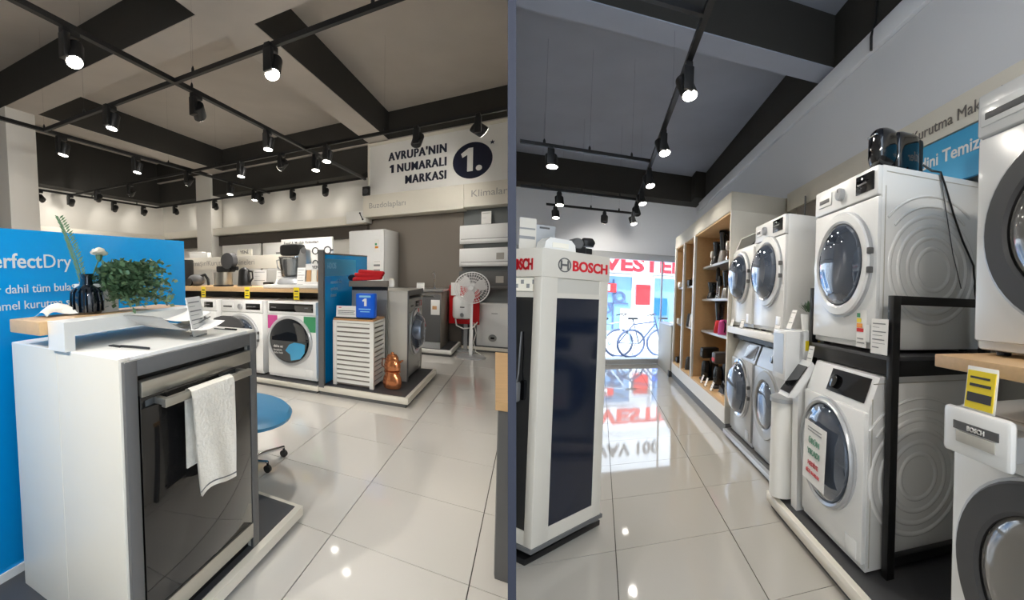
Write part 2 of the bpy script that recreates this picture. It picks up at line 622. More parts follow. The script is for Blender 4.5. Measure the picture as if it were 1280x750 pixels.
def spot(fr, a, b, aim, label, power=1.0, drop=.2, size=1.0):
    t = thing('track_spotlight', label, 'spotlight', Fr(fr.key, (a, b, 2.79)), 'track spotlights')
    FR[t.name] = Fr(fr.key, (a, b, 2.79))
    aim = Vector(aim).normalized()
    s = size
    part(t, 'adapter', B().box(-.09 * s, .03 * s, -.022 * s, .022 * s, -.04, .0, .004), 'track_black')
    part(t, 'arm', B().box(-.09 * s, -.045 * s, -.03 * s, .03 * s, -drop + .02, -.03, .004), 'track_black')
    h = Vector((0.0, 0, -drop + .07))
    head = B().lathe([(.02, -.065), (.052, -.06), (.056, -.05), (.056, .06), (.05, .065)], n=20)
    R = Vector((0, 0, 1)).rotation_difference(aim).to_matrix()
    head.v = [R @ p * s + h for p in head.v]
    hd = part(t, 'head', head, 'track_black')
    ln = B().lathe([(.05, .066), (.02, .070), (.001, .071)], n=16)
    ln.v = [R @ p * s + h for p in ln.v]
    part(hd, 'lens', ln, 'lens', 'glowing lamp face')
    L = bpy.data.lights.new('lamp', 'SPOT')
    L.energy = SPOT_W[fr.key] * power
    L.color = SPOT_COL[fr.key]
    L.spot_size = math.radians(115)
    L.spot_blend = 0.7
    L.shadow_soft_size = .05
    lo = bpy.data.objects.new('lamp', L)
    wd = fr.room.M @ aim
    lo.location = fr.room.M @ (h + aim * (.085 * s))
    lo.rotation_euler = wd.to_track_quat('-Z', 'Y').to_euler()
    lo.parent = t
    col.objects.link(lo)
    return t


NEAR = (-.45, -.1, -1)
DN = (-.2, .12, -1)
AWAY = (.95, .5, -.55)
FWD = (.9, .25, -.75)
SIDE = (.3, .95, -.6)
RGT = (.6, -.8, -.6)
for a, b, aim, lab in (
        (1.62, 2.42, (-.25, -.3, -1), 'lit black spotlight in the picture corner on the aisle track'),
        (2.78, 2.42, AWAY, 'black spotlight turned away just past the nearest track crossing'),
        (3.92, 2.42, DN, 'lit black spotlight midway down the aisle track'),
        (5.1, 2.42, DN, 'lit black spotlight on the aisle track just past the second crossing'),
        (2.5, 1.5, NEAR, 'lit black spotlight on the nearest cross track, over the bright floor'),
        (2.5, 3.2, DN, 'lit black spotlight on the nearest cross track beside the square column'),
        (2.72, 4.33, DN, 'lit black spotlight low beside the square white column'),
        (3.75, 4.33, DN, 'small black spotlight on the track past the square column'),
        (4.72, 4.33, SIDE, 'small black spotlight turned aside near the middle track crossing'),
        (5.75, 4.33, DN, 'small lit black spotlight above the slim column'),
        (6.5, 4.33, DN, 'farthest small black spotlight on the track past the square column'),
        (4.78, 5.7, SIDE, 'small black spotlight over the fern on the long cross track'),
        (4.78, 6.6, SIDE, 'small black spotlight at the side wall end of the long cross track'),
        (4.78, 3.4, DN, 'lit black spotlight on the long cross track left of the aisle crossing'),
        (4.78, 2.12, DN, 'lit black spotlight on the long cross track nearest the white sign'),
        (4.78, 2.75, SIDE, 'dark black spotlight on the long cross track near the aisle crossing'),
        (4.78, 1.08, AWAY, 'black spotlight aimed at the lettering of the white sign'),
        (4.78, .5, RGT, 'black spotlight above the round numeral badge of the white sign'),
        (4.15, 7.4, AWAY, 'nearest small black spotlight on the side wall track'),
        (4.75, 7.4, SIDE, 'second small black spotlight along the side wall track'),
        (5.75, 7.4, SIDE, 'third small black spotlight along the side wall track'),
        (6.55, 7.4, SIDE, 'small black spotlight in the far corner of the room'),
        (6.9, 6.75, AWAY, 'small black spotlight on the end wall track left of the slim column'),
        (6.9, 5.6, AWAY, 'small black spotlight on the end wall track right beside the slim column'),
        (6.9, 4.45, AWAY, 'small black spotlight on the end wall track over the food processor'),
        (6.9, 3.75, AWAY, 'small black spotlight on the end wall track over the display board'),
        (6.9, 3.1, AWAY, 'small black spotlight on the end wall track nearest the white sign')):
    spot(LF, a, b, aim, lab, .03 if (a > 6.8 or b > 7.3) else .5 if aim is SIDE else 1.0)
for b, lab in ((.7, 'first'), (1.7, 'second'), (2.7, 'third'), (3.8, 'fourth')):  # unseen lamps added behind the viewer to brighten the island side
    spot(LF, -1.2, b, FWD, lab + ' added spotlight behind the viewer, out of view, lighting the island showroom', 1.6)
UP = (-.35, .35, -1)
for a, b, aim, lab in (
        (2.72, .47, UP, 'large lit black spotlight nearest the viewer on the aisle track'),
        (3.85, .47, UP, 'second lit black spotlight on the aisle track'),
        (5.0, .47, UP, 'third lit black spotlight on the aisle track beside the crossing'),
        (5.95, .47, UP, 'fourth lit black spotlight on the aisle track'),
        (6.75, .47, (.9, .3, -.5), 'dark black spotlight low on the aisle track'),
        (7.55, .47, UP, 'farthest lit black spotlight at the end of the aisle track'),
        (4.74, -.5, DN, 'lit black spotlight on the middle cross track near the dividing wall'),
        (6.6, -.58, DN, 'lit black spotlight on the longer far cross track'),
        (7.65, -.72, DN, 'lit black spotlight on the short far cross track above the kiosk'),
        (7.65, .02, (.8, 0, -.7), 'dim black spotlight on the short far cross track right of the kiosk')):
    spot(RF, a, b, aim, lab)
for b, lab in ((.2, 'first'), (.6, 'second'), (1.05, 'third')):  # unseen lamps added behind the viewer to brighten the machine row
    spot(RF, -.8, b, (.9, .35, -.7), lab + ' added spotlight behind the viewer, out of view, lighting the aisle', 1.0)
# ================================================================ SHARED APPLIANCE BUILDERS
def washer(fr, label, w=.6, d=.58, h=.87, body='appliance', ring='appliance', glass='door_glass', rc=(.3, .5), rr=.25, ri=.19,
           disp=(.3, .56, .76, .84), knob=None, drawer=(.04, .2, .76, .84), slant=False, grooves=False, bulge=.07, group='washing machines and dryers',
           inner=None, seam=None, hinge=True, dispm='black_gloss', ringw=.035, cat='washing machine'):
    t = thing('washing_machine', label, cat, fr, group)
    z0 = .014
    if slant:                                   # the panel leans back over the door
        ct = h - .15
        part(t, 'body', B().prism([(.02, z0), (d, z0), (d, h - .002), (.1, h - .002), (.075, h - .006), (.02, ct)], 0, w, 'x'), body)
        part(t, 'front_panel', B().box(.004, w - .004, 0, .03, z0 + .03, ct - .01, .008), body)
        n = Vector((0, -(h - .006 - ct), .055)).normalized()
        q = lambda u, k, e: (u, .02 + .055 * k + n.y * e, ct + (h - .006 - ct) * k + n.z * e)
        a, b_, k0, k1 = disp
        part(t, 'display', B().add([q(a, k0, .0), q(b_, k0, .0), q(b_, k1, .0), q(a, k1, .0), q(a, k0, .004), q(b_, k0, .004), q(b_, k1, .004), q(a, k1, .004)],
             [(0, 1, 2, 3), (4, 5, 6, 7), (0, 1, 5, 4), (1, 2, 6, 5), (2, 3, 7, 6), (3, 0, 4, 7)]), dispm)
        if knob:
            part(t, 'dial', B().lathe([(.035, .0), (.033, .012), (.026, .014)], (0, 0, 0), 'y', 24).turn(PI, 'Z').turn(-.35, 'X').move(q(knob, .5, .006)), 'black_gloss')
    else:
        part(t, 'body', B().box(0, w, .018, d, z0, h, .012), body)
        part(t, 'front_panel', B().box(.004, w - .004, 0, .03, z0 + .03, h - .15, .008), body)
        part(t, 'control_panel', B().box(.003, w - .003, -.006, .03, h - .145, h - .004, .01), body)
        a, b_, z_0, z_1 = disp
        dp = part(t, 'display', B().box(a, b_, -.011, -.004, z_0, z_1, .002), dispm)
        part(dp, 'display_icons', B().box(a + .02, a + .09, -.0125, -.011, (z_0 + z_1) / 2 - .004, (z_0 + z_1) / 2 + .004).box(b_ - .1, b_ - .06, -.0125, -.011, (z_0 + z_1) / 2 - .003, (z_0 + z_1) / 2 + .005), 'print_grey')
        if drawer:
            a, b_, z_0, z_1 = drawer
            dr = part(t, 'detergent_drawer', B().box(a, b_, -.012, -.003, z_0, z_1, .004), body)
            part(dr, 'drawer_grip', B().box(a + .02, b_ - .02, -.0135, -.0115, z_0 + .018, z_0 + .04, .001), 'slate')
        if knob:
            kb = part(t, 'dial', B().lathe([(.034, -.006), (.033, -.028), (.028, -.032), (.001, -.032)], (knob, 0, h - .075), 'y', 28), 'silver_light' if body == 'appliance' else 'chrome')
            part(kb, 'dial_mark', B().box(knob - .002, knob + .002, -.0335, -.032, h - .066, h - .05), 'print')
    x, z = rc
    dr = part(t, 'door', B().loop_lathe([(rr, .002), (rr, -.012), (rr - .008, -.026), (ri + .012, -.03), (ri, -.022), (ri - .002, .002)], (x, 0, z), 'y', 48), ring)
    part(dr, 'door_glass', B().lathe([(ri, -.012), (ri * .93, -.012 - bulge * .45), (ri * .72, -.012 - bulge * .85), (ri * .4, -.012 - bulge), (.001, -.012 - bulge)], (x, 0, z), 'y', 40), glass)
    part(dr, 'chrome_rim', B().loop_lathe([(rr + .006, .0), (rr + .006, -.014), (rr - .004, -.016), (rr - .004, 0)], (x, 0, z), 'y', 48), 'silver_light')
    if inner:
        part(dr, 'drum', B().lathe([(ri * .95, .0), (ri * .8, -.006), (ri * .3, -.008), (.001, -.008)], (x, 0, z), 'y', 32), inner)
    if hinge:
        for q in (-.06, .03):
            part(dr, 'door_hinge', B().box(x + rr - .012, x + rr + .012, -.03, -.004, z + q, z + q + .03, .004), 'slate')
    part(t, 'service_flap', B().box(w - .13, w - .04, -.003, .002, .05, .13, .002), body)
    for fx in (.06, w - .06):
        for fy in (.07, d - .06):
            part(t, 'foot', B().lathe([(.022, 0), (.022, .016)], (fx, fy, 0), n=12), 'black')
    if grooves:
        cy, cz = d * .5, h * .46
        for r in (.105, .16, .215, .265):
            part(t, 'side_bead', B().loop_lathe([(r - .016, w - .001), (r - .008, w + .005), (r, w + .007), (r + .006, w + .004), (r + .01, w - .001)], (0, cy, cz), 'x', 48), body)
        for r in (.31, .36):
            mb = B()
            pts = [(w + .001, cy + r * math.cos(q), cz + r * math.sin(q)) for q in [PI * (.28 + .5 * k / 14) for k in range(15)]]
            mb.tube(pts, .007, 6)
            part(t, 'side_bead', mb, body)
        part(t, 'side_seam', B().box(w - .002, w + .002, .035, .04, .03, h - .1).box(w - .002, w + .002, .04, d - .02, h - .035, h - .031), 'greige')
    return t


def card(fr, label, w, h, m='paper', tilt=.15, lines=5, cat='price card', bars=True, group='price cards', name='price_card', foot=True):
    """a printed card leaning back on a small clear foot"""
    t = thing(name, label, cat, fr, group)
    c = B().box(-w / 2, w / 2, 0, .003, .002, h)
    c.turn(-tilt, 'X')
    cc = part(t, 'card', c, m)
    mb = B()
    for k in range(lines):
        z = h * (.88 - .78 * k / lines)
        ww = w * (.38, .2, .4, .3, .36)[k % 5]
        hh = h * (.012 if k % 2 else .03)
        mb.box(-w * .4, -w * .4 + ww * 2, -.0012, 0, z - hh, z)
    mb.turn(-tilt, 'X')
    part(cc, 'printing', mb, 'print_grey' if m == 'paper' else 'print')
    if foot:
        part(t, 'foot', B().box(-w * .3, w * .3, -.01, .03, 0, .004), 'clear')
    return t


def plinth(fr, label, x0, x1, y0, y1, h, edge='warm_white', top='charcoal', rim=.032):
    t = thing('display_plinth', label, 'platform', fr, None)
    part(t, 'kick', B().box(x0 + .025, x1 - .025, y0 + .025, y1 - .0, 0, h * .4), 'slate')
    part(t, 'edging', B().box(x0, x1, y0, y1, h * .38, h - .004, .0015, 1), edge)
    part(t, 'top_mat', B().box(x0 + rim, x1 - rim, y0 + rim, y1, h - .006, h), top)
    return t


# ================================================================ LEFT SHOP
# ---- dishwasher island
plinth(LF, 'dark topped platform with white edge under the dishwasher island', .3, 1.83, .955, 1.9, .085)
isl = thing('kitchen_island', 'white island cabinet framing the black dishwasher', 'cabinet', Fr('L', (0, 0, .085)))
FR[isl.name] = Fr('L', (0, 0, .085))
z = -.085
part(isl, 'side_panel', B().box(.765, .81, 1.0, 1.62, 0, 1.035 + z, .003), 'warm_white')
part(isl, 'side_panel', B().box(1.42, 1.475, 1.0, 1.62, 0, 1.035 + z, .003), 'warm_white')
part(isl, 'worktop', B().box(.7652, 1.475, 1.001, 1.62, .985 + z, 1.0365 + z, .003), 'white', 'white top slab')
part(isl, 'back_panel', B().box(.81, 1.42, 1.58, 1.615, 0, .985 + z), 'greige')
part(isl, 'slate_frame', B().box(.775, .822, .986, 1.0, 0, 1.025 + z, .001).box(1.42, 1.468, .986, 1.0, 0, 1.025 + z, .001).box(.822, 1.42, .986, 1.0, .975 + z, 1.025 + z, .001), 'slate', 'dark grey frame round the dishwasher')
part(isl, 'side_joint', B().box(.7642, .7655, 1.319, 1.3205, 0, .95), 'warm_white')
ar = part(isl, 'bridge', B().box(.748, .785, 1.24, 1.335, 1.0365 + z, 1.0875 + z).box(.748, 1.42, 1.24, 1.335, 1.0875 + z, 1.132 + z).box(1.385, 1.42, 1.24, 1.335, 1.0365 + z, 1.0875 + z), 'white', 'white bridge carrying the wooden shelf')
part(isl, 'wooden_shelf', B().box(.72, 1.42, 1.336, 1.53, 1.086 + z, 1.132 + z, .003), 'wood')
dw = thing('dishwasher', 'black glass dishwasher with steel bar handle built into the white island', 'dishwasher', Fr('L', (0, 0, .085)))
FR[dw.name] = Fr('L', (0, 0, .085))
part(dw, 'tub', B().box(.826, 1.416, 1.012, 1.57, .0, .97 + z), 'black')
part(dw, 'door', B().box(.828, 1.414, .985, 1.01, .205 + z, .925 + z, .003), 'black_gloss')
part(dw, 'control_strip', B().box(.828, 1.412, .976, 1.01, .908 + z, .957 + z, .004), 'steel', 'brushed steel strip')
part(dw, 'kick_strip', B().box(.828, 1.416, .98, 1.005, .137 + z, .203 + z, .003), 'steel')
hd = part(dw, 'handle', B().box(.875, 1.345, .925, .945, .872 + z, .9 + z, .004), 'steel')
part(hd, 'handle_post', B().box(.885, .905, .94, .99, .875 + z, .897 + z, .002), 'steel')
part(hd, 'handle_post', B().box(1.315, 1.335, .94, .99, .875 + z, .897 + z, .002), 'steel')
# towel over the handle
tw = B()
n = 14
prof = [(.918, .53)] + [(.9195, .53 + .35 * k / 10) for k in range(1, 11)] + [(.924, .898), (.934, .906), (.944, .902)] + [(.9495, .88 - .25 * k / 6) for k in range(7)]
vs, fs = [], []
for i in range(n + 1):
    u = i / n
    for k, (y, zz) in enumerate(prof):
        drop = .012 * math.sin(u * 5) * (1 if k < 3 else 0)
        wv = .004 * math.sin(u * 9 + k * .35) * max(0, (1 - k / 12))
        vs.append((.985 + .225 * u + (.03 * (1 - u) * (1 - min(k, 10) / 10)), y + wv - .002, zz + drop - .085))
m = len(prof)
for i in range(n):
    for k in range(m - 1):
        fs.append((i * m + k, (i + 1) * m + k, (i + 1) * m + k + 1, i * m + k + 1))
tw.add(vs, fs)
tw.add([(v[0], v[1] + (.004 if k % m > 11 else -.006), v[2]) for k, v in enumerate(vs)], fs)
towel = single('towel', 'cream hand towel hanging over the steel dishwasher handle', 'towel', Fr('L', (0, 0, .085)), tw, 'cloth')
hem = B()
hem.add([(v[0], v[1] - .008 + dy, v[2] + dz) for v in [vs[i * m + 1] for i in range(n + 1)] for dy in (0, .002) for dz in (-.02, -.016)],
        [(i * 4 + a, i * 4 + b, i * 4 + 4 + b, i * 4 + 4 + a) for i in range(n) for a, b in ((0, 1), (1, 3), (3, 2), (2, 0))])
part(towel, 'hem_stripe', hem, 'slate')
# things on the island
va = thing('vase', 'black ribbed glass vase holding a fern sprig and a carnation', 'vase', Fr('L', (.97, 1.44, 1.132)))
FR[va.name] = Fr('L', (.97, 1.44, 1.132))
pr = [(.048, 0), (.056, .008), (.058, .05), (.056, .082), (.045, .1), (.026, .112), (.022, .128), (.024, .15), (.028, .155), (.022, .155), (.018, .128)]
part(va, 'body', B().lathe(pr, n=28, cap=True), 'smoke_glass')
rb = B()
for k in range(14):
    t = 2 * PI * k / 14
    rb.tube([(.059 * math.cos(t), .059 * math.sin(t), .01), (.0605 * math.cos(t), .0605 * math.sin(t), .05), (.058 * math.cos(t), .058 * math.sin(t), .084), (.046 * math.cos(t), .046 * math.sin(t), .101)], .0035, 5)
part(va, 'ribs', rb, 'smoke_glass')
fe = thing('fern_sprig', 'tall green fern sprig standing in the black vase', 'fern', Fr('L', (.97, 1.44, 1.14)))
FR[fe.name] = Fr('L', (.97, 1.44, 1.14))
stem = [Vector((-.0002 * k * k, .003 * k + .0004 * k * k, .028 * k)) for k in range(14)]
part(fe, 'stem', B().tube(stem, .003, 6, .0012), 'leaf_dark')
lf = B()
rt_, up_ = Vector((.56, -.83, 0)), Vector((0, 0, 1))
for k in range(3, 14):
    for sgn in (-1, 1):
        for q in (0, .34, .67):
            p = stem[k] * (1 - q) + stem[min(k + 1, 13)] * q
            L_ = .036 * (1 - abs(k - 8) / 13)
            tw_ = Vector((.4, .3, 0)) * random.uniform(-.5, .5)
            dirv = (rt_ * .75 * sgn + up_ * .62 + tw_).normalized()
            wd_ = (up_ * .7 - rt_ * .6 * sgn) * .0042
            e = p + dirv * L_
            mid = p + dirv * L_ * .5
            lf.add([p, mid + wd_, e, mid - wd_], [(0, 1, 2, 3)])
part(fe, 'leaflets', lf, 'leaf', kind='stuff')
ca = thing('carnation', 'cream carnation flower leaning out of the black vase', 'flower', Fr('L', (.97, 1.44, 1.14)))
FR[ca.name] = Fr('L', (.97, 1.44, 1.14))
hp = Vector((.04, -.03, .205))
part(ca, 'stem', B().tube([(0, 0, .02), (.01, -.006, .1), (.03, -.02, .17), hp], .003, 6), 'leaf_dark')
part(ca, 'calyx', B().lathe([(.004, -.012), (.012, .0), (.014, .016)], hp, n=10), 'leaf')
pt = B()
for k in range(60):
    t, e = random.uniform(0, 2 * PI), random.uniform(.1, 1.3)
    dv = Vector((math.cos(t) * math.sin(e), math.sin(t) * math.sin(e), math.cos(e) * .9))
    sdv = dv.cross(Vector((.3, .5, .8))).normalized() * .011
    b0 = hp + Vector((0, 0, .012))
    tip = b0 + dv * random.uniform(.02, .034)
    pt.add([b0, b0 + dv * .012 + sdv * .6, tip + sdv, tip + dv * .004, tip - sdv, b0 + dv * .012 - sdv * .6], [(0, 1, 2, 3, 4, 5)])
part(ca, 'petals', pt, 'petal', kind='stuff')
nk = B()
n0 = 12
vs, fs = [], []
for i in range(n0):
    for j in range(8):
        u, v = i / (n0 - 1), j / 7
        hgt = .045 * math.sin(PI * min(1, u * .8 + .1)) * math.sin(PI * (v * .8 + .1)) + .006 * math.sin(7 * u + 5 * v)
        vs.append((-.06 + .13 * u, -.04 + .085 * v + .02 * math.sin(u * 4), max(.002, hgt)))
for i in range(n0 - 1):
    for j in range(7):
        fs.append((i * 8 + j, i * 8 + j + 1, (i + 1) * 8 + j + 1, (i + 1) * 8 + j))
nk.add(vs, fs)
nk.add([(p[0], p[1], 0.0) for p in vs], fs)
single('napkin', 'crumpled cream cloth lying beside the black vase', 'cloth', Fr('L', (.86, 1.47, 1.132)), nk, 'cloth')
pl = thing('potted_plant', 'bushy trailing green plant in a white pot on the wooden shelf', 'plant', Fr('L', (1.04, 1.475, 1.132)))
FR[pl.name] = Fr('L', (1.085, 1.462, 1.132))
part(pl, 'pot', B().prism([(-.06, 0), (.06, 0), (.065, .115), (-.065, .115)], -.055, .055, 'y'), 'white')
part(pl, 'soil', B().box(-.055, .055, -.05, .05, .1, .1152), 'charcoal')
lf = B()
st = B()
rnd = random.Random(3)
for k in range(440):
    t = rnd.uniform(0, 2 * PI)
    R_ = rnd.uniform(.04, .175)
    base = Vector((rnd.uniform(-.05, .05), rnd.uniform(-.05, .05), .1))
    e = Vector((math.cos(t) * R_ * .9 + .105, math.sin(t) * R_ * .85 - .125, .1 + rnd.uniform(-.075, .105) - .25 * max(0, R_ - .12)))
    if e.dot(Vector((.56, -.83, 0))) < .035 + .12 * max(0, .12 - e.z):
        continue
    mid = (base + e) / 2 + Vector((0, 0, .04))
    if k % 3 == 0:
        st.tube([base, mid, e], .0012, 4)
    for q in range(6):
        u = .45 + .55 * q / 5
        p = base * (1 - u) ** 2 + mid * 2 * u * (1 - u) + e * u * u
        dv = Vector((rnd.uniform(-1, 1), rnd.uniform(-1, 1), rnd.uniform(-.5, .8))).normalized()
        s2 = dv.cross(Vector((rnd.random(), rnd.random(), 1))).normalized()
        L_, W_ = rnd.uniform(.02, .032), rnd.uniform(.007, .011)
        lf.add([p, p + dv * L_ * .5 + s2 * W_, p + dv * L_, p + dv * L_ * .5 - s2 * W_], [(0, 1, 2, 3)])
part(pl, 'stems', st, 'leaf_dark', kind='stuff')
part(pl, 'leaves', lf, 'leaf', kind='stuff')
# curled brochure
fb = Fr('L', (1.14, 1.16, 1.037))
cb = thing('brochure', 'large curled white brochure lying open on the island top', 'brochure', fb)


def curl(x0, x1, y0, y1, zf, th=.0015, n=16):
    vs = []
    for i in range(n + 1):
        u = i / n
        for y in (y0, y1):
            vs.append((x0 + (x1 - x0) * u, y, zf(u)))
    fs = [(2 * i, 2 * i + 1, 2 * i + 3, 2 * i + 2) for i in range(n)]
    b = B().add(vs, fs)
    return b.add([(v[0], v[1], v[2] + th) for v in vs], fs)


part(cb, 'lower_sheet', curl(-.17, .17, -.13, .07, lambda u: .002 + .095 * (1 - u) ** 2.2 + .05 * u ** 2.5), 'paper')
part(cb, 'upper_sheet', curl(-.14, .175, -.06, .1, lambda u: .034 + .062 * (1 - u) ** 2 + .05 * u ** 2), 'paper')
part(cb, 'spine', B().tube([(-.1, -.062, .073), (-.02, -.064, .046), (.08, -.064, .048), (.16, -.062, .066)], .0025, 6), 'slate', 'dark spine line')
sp = thing('spatula', 'small black spatula lying on the island top', 'utensil', Fr('L', (.897, 1.12, 1.0368)))
part(sp, 'blade', B().box(-.009, .012, .03, .09, 0, .004, .0015), 'black')
part(sp, 'handle', B().tube([(.0, .035, .004), (.006, -.02, .0055), (.016, -.088, .0045)], .0042, 8), 'black')
kn = thing('table_knife', 'thin dark knife at the back of the island top', 'utensil', Fr('L', (1.40, 1.1, 1.0368)))
part(kn, 'blade', B().box(-.004, .004, -.0, .06, 0, .003), 'slate')
part(kn, 'handle', B().tube([(0, 0, .004), (.002, -.06, .004)], .004, 8), 'black')
fct = Fr('L', (1.225, 1.085, 1.037), '-b', .25)
ct = card(fct, 'white price card with grey bars standing on the island top', .115, .155, tilt=.2, lines=7)
# blue PerfectDry panel
fp = Fr('L', (0, 1.7, .0), '-b')
bp = thing('advert_panel', 'large blue panel with white PerfectDry lettering behind the island', 'sign', fp)
part(bp, 'board', B().box(.1, 1.795, 0, .04, .118, 1.468, .003), 'blue')
part(bp, 'skirting', B().box(.1, 1.795, -.006, .046, .085, .12), 'white', 'white foot strip')
part(bp, 'lettering', B().text('Perfect', .942, 0, 1.315, .082, 'RIGHT', .012).text('Dry', .944, 0, 1.315, .082, 'LEFT', -.004), 'paper')
part(bp, 'small_lettering', B().text('Plastikler dahil tüm bulaşıklarda', 1.225, 0, 1.215, .049, 'RIGHT').text('mükemmel kurutma sağlar', 1.16, 0, 1.15, .049, 'RIGHT'), 'paper')
fsg = Fr('L', (2.3, 3.6, 0))
# small white stand behind the panel
fst = Fr('L', (1.5, 2.75, 1.3))
sg = thing('brochure_holder', 'small white tilted brochure holder showing above the blue panel', 'holder', Fr('L', (1.9, 3.35, 1.02), '-a'))
part(sg, 'back', B().box(-.1, .1, 0, .01, 0, .6).turn(-.1, 'X'), 'greige')
part(sg, 'shelf', B().box(-.12, .12, -.08, .01, .0, .02), 'white')
dk = thing('display_cabinet', 'white cabinet hidden behind the blue PerfectDry panel', 'cabinet', Fr('L', (1.9, 3.35, 0), '-a'))
part(dk, 'body', B().box(-.5, .3, -.1, .4, .06, 1.0, .004), 'white')
part(dk, 'foot', B().box(-.48, .28, -.08, .38, 0, .06), 'slate')
part(dk, 'top', B().box(-.5, .3, -.1, .4, 1.0, 1.02), 'wood')

# stool
fs_ = Fr('L', (2.02, 1.52, 0))
stl = thing('swivel_stool', 'round blue swivel stool on chrome castors behind the island', 'stool', fs_)
part(stl, 'seat', B().lathe([(.001, .39), (.3, .392), (.345, .405), (.352, .425), (.33, .445), (.2, .455), (.001, .457)], (0, 0, 0), n=40, cap=False), 'blue_seat')
part(stl, 'column', B().lathe([(.03, .08), (.03, .3), (.045, .39)], n=16), 'chrome')
part(stl, 'hub', B().lathe([(.05, .06), (.05, .1), (.03, .12)], n=16), 'chrome')
tips = [(.4, -.11), (.15, -.135), (-.2, -.28), (-.22, .26), (.24, .3)]
for tx, ty in tips:
    lg = part(stl, 'leg', B().tube([(0, 0, .09), (tx * .6, ty * .6, .085), (tx, ty, .07)], .014, 8, .01), 'chrome')
    part(lg, 'castor', B().lathe([(.024, -.013), (.024, .013)], (tx, ty, .025), 'x', 14).tube([(tx, ty, .025), (tx, ty, .075)], .008, 8), 'black')

# ---- washing machine row
plinth(LF, 'long white edged platform under the row of three washing machines', 3.86, 4.7, 1.83, 4.9, .08)
rowx = Fr('L', (3.97, 2.505, .08), '-a')
wm = washer(rowx, 'white washing machine with black top panel and pink and green stickers', w=.61, slant=False, disp=(.03, .575, .755, .845), drawer=None, rc=(.285, .435), rr=.27, ri=.245, glass='smoke_glass', bulge=.02, ring='silver_light', hinge=False)
part(wm, 'pink_sticker', B().box(.006, .13, -.004, .0, .56, .71), 'magenta', 'pink sticker')
part(wm, 'green_sticker', B().box(.46, .6, -.004, .0, .545, .71), 'green_tag', 'green sticker')
dsk = part(wm, 'door_advert', B().prism([(.285 + .225 * math.cos(q), .435 + .225 * math.sin(q)) for q in [PI + PI * k / 24 for k in range(25)]], -.037, -.035, 'y'), 'charcoal', 'dark advert disc on the door')
part(wm, 'garment_print', B().prism([(.25, .33), (.3, .40), (.36, .425), (.45, .42), (.49, .41), (.485, .32), (.43, .25), (.32, .225), (.31, .29)], -.041, -.038, 'y'), 'blue_pale', 'blue garment print')
part(wm, 'advert_lettering', B().text('daha az', .1, -.039, .36, .04, bold=.02).text('kırışıklık', .1, -.039, .32, .032).text('daha hızlı', .1, -.039, .29, .032), 'paper')
wm2 = washer(Fr('L', (3.97, 3.18, .08), '-a'), 'white washing machine with round dial, middle of the three-machine row', w=.61, disp=(.38, .58, .76, .83), knob=.3, drawer=(.03, .2, .76, .83), rc=(.3, .45), rr=.25, ri=.2, ring='silver_light', glass='door_glass')
wm3 = washer(Fr('L', (3.97, 3.86, .08), '-a'), 'white washing machine half hidden behind the price card on the island', w=.61, disp=(.42, .56, .765, .835), knob=.3, rc=(.3, .45), rr=.25, ri=.2, ring='charcoal', glass='door_glass')
ch = thing('chair', 'dark grey rounded chair back showing behind the island top', 'chair', Fr('L', (3.1, 2.42, 0), '-a'))
part(ch, 'backrest', B().prism([(-.17, .62), (.17, .62), (.19, .78), (.15, .84), (.06, .865), (-.06, .865), (-.15, .84), (-.19, .78)], 0, .03, 'y'), 'charcoal')
part(ch, 'seat', B().box(-.2, .2, -.38, .02, .43, .47, .015), 'charcoal')
for x in (-.17, .17):
    for y in (-.35, 0):
        part(ch, 'leg', B().tube([(x, y, 0), (x, y, .44 if y else .65)], .012, 8), 'black')
ctp = thing('wooden_counter', 'long wooden counter above the three washing machines', 'counter', LF)
part(ctp, 'board', B().box(4.03, 4.62, 1.83, 4.5, 1.043, 1.1, .004), 'wood')
part(ctp, 'back_board', B().box(4.58, 4.62, 1.84, 4.5, .08, 1.043), 'black')
part(ctp, 'end_panel', B().box(4.3, 4.62, 1.83, 1.85, .08, 1.043), 'slate')
part(ctp, 'end_panel', B().box(4.05, 4.62, 4.47, 4.5, .08, 1.043), 'white')
for k, (b_, lab) in enumerate(((3.5, 'yellow price tag on the counter edge under the chrome coffee machine'), (2.82, 'yellow price tag on the counter edge above the dial washing machine'), (2.16, 'yellow price tag on the white tray edge under the food processor'))):
    ft = Fr('L', (4.022, b_, .99), '-a')
    t = thing('yellow_price_tag', lab, 'price tag', ft, 'yellow price tags on the counter')
    part(t, 'card', B().box(-.035, .035, 0, .003, -.025, .11).turn(.0, 'X'), 'yellow')
    part(t, 'printing', B().box(-.025, .025, -.001, 0, .06, .075).box(-.025, .02, -.001, 0, .035, .042).box(-.025, .025, -.001, 0, .0, .014), 'print')
hb = thing('header_board', 'long pale header board with grey lettering above the counter machines', 'sign', Fr('L', (4.5, 0, 0), '-a'))
FR[hb.name] = Fr('L', (4.5, 0, 0), '-a')
part(hb, 'board', B().box(-4.3, -2.28, 0, .1, 1.32, 1.49, .004), 'warm_white')
part(hb, 'post', B().box(-4.28, -4.22, .02, .08, 1.1, 1.32), 'greige')
part(hb, 'post', B().box(-2.36, -2.3, .02, .08, 1.1, 1.32), 'greige')
part(hb, 'lettering', B().text('Çamaşır/Kurutma Makineleri', -4.2, -.001, 1.375, .1), 'print_pale')
bx = thing('storage_box', 'white box standing on the header board before the slim column', 'box', Fr('L', (4.51, 4.05, 1.49), '-a'))
part(bx, 'carton', B().box(-.12, .22, 0, .08, 0, .07, .003), 'white')
part(bx, 'lid', B().box(-.125, .12, -.004, .084, .066, .085, .003), 'white')
db = thing('display_board', 'white display board with kitchen robot pictures behind the food processor', 'board', Fr('L', (4.63, 2.72, 1.1), '-a'))
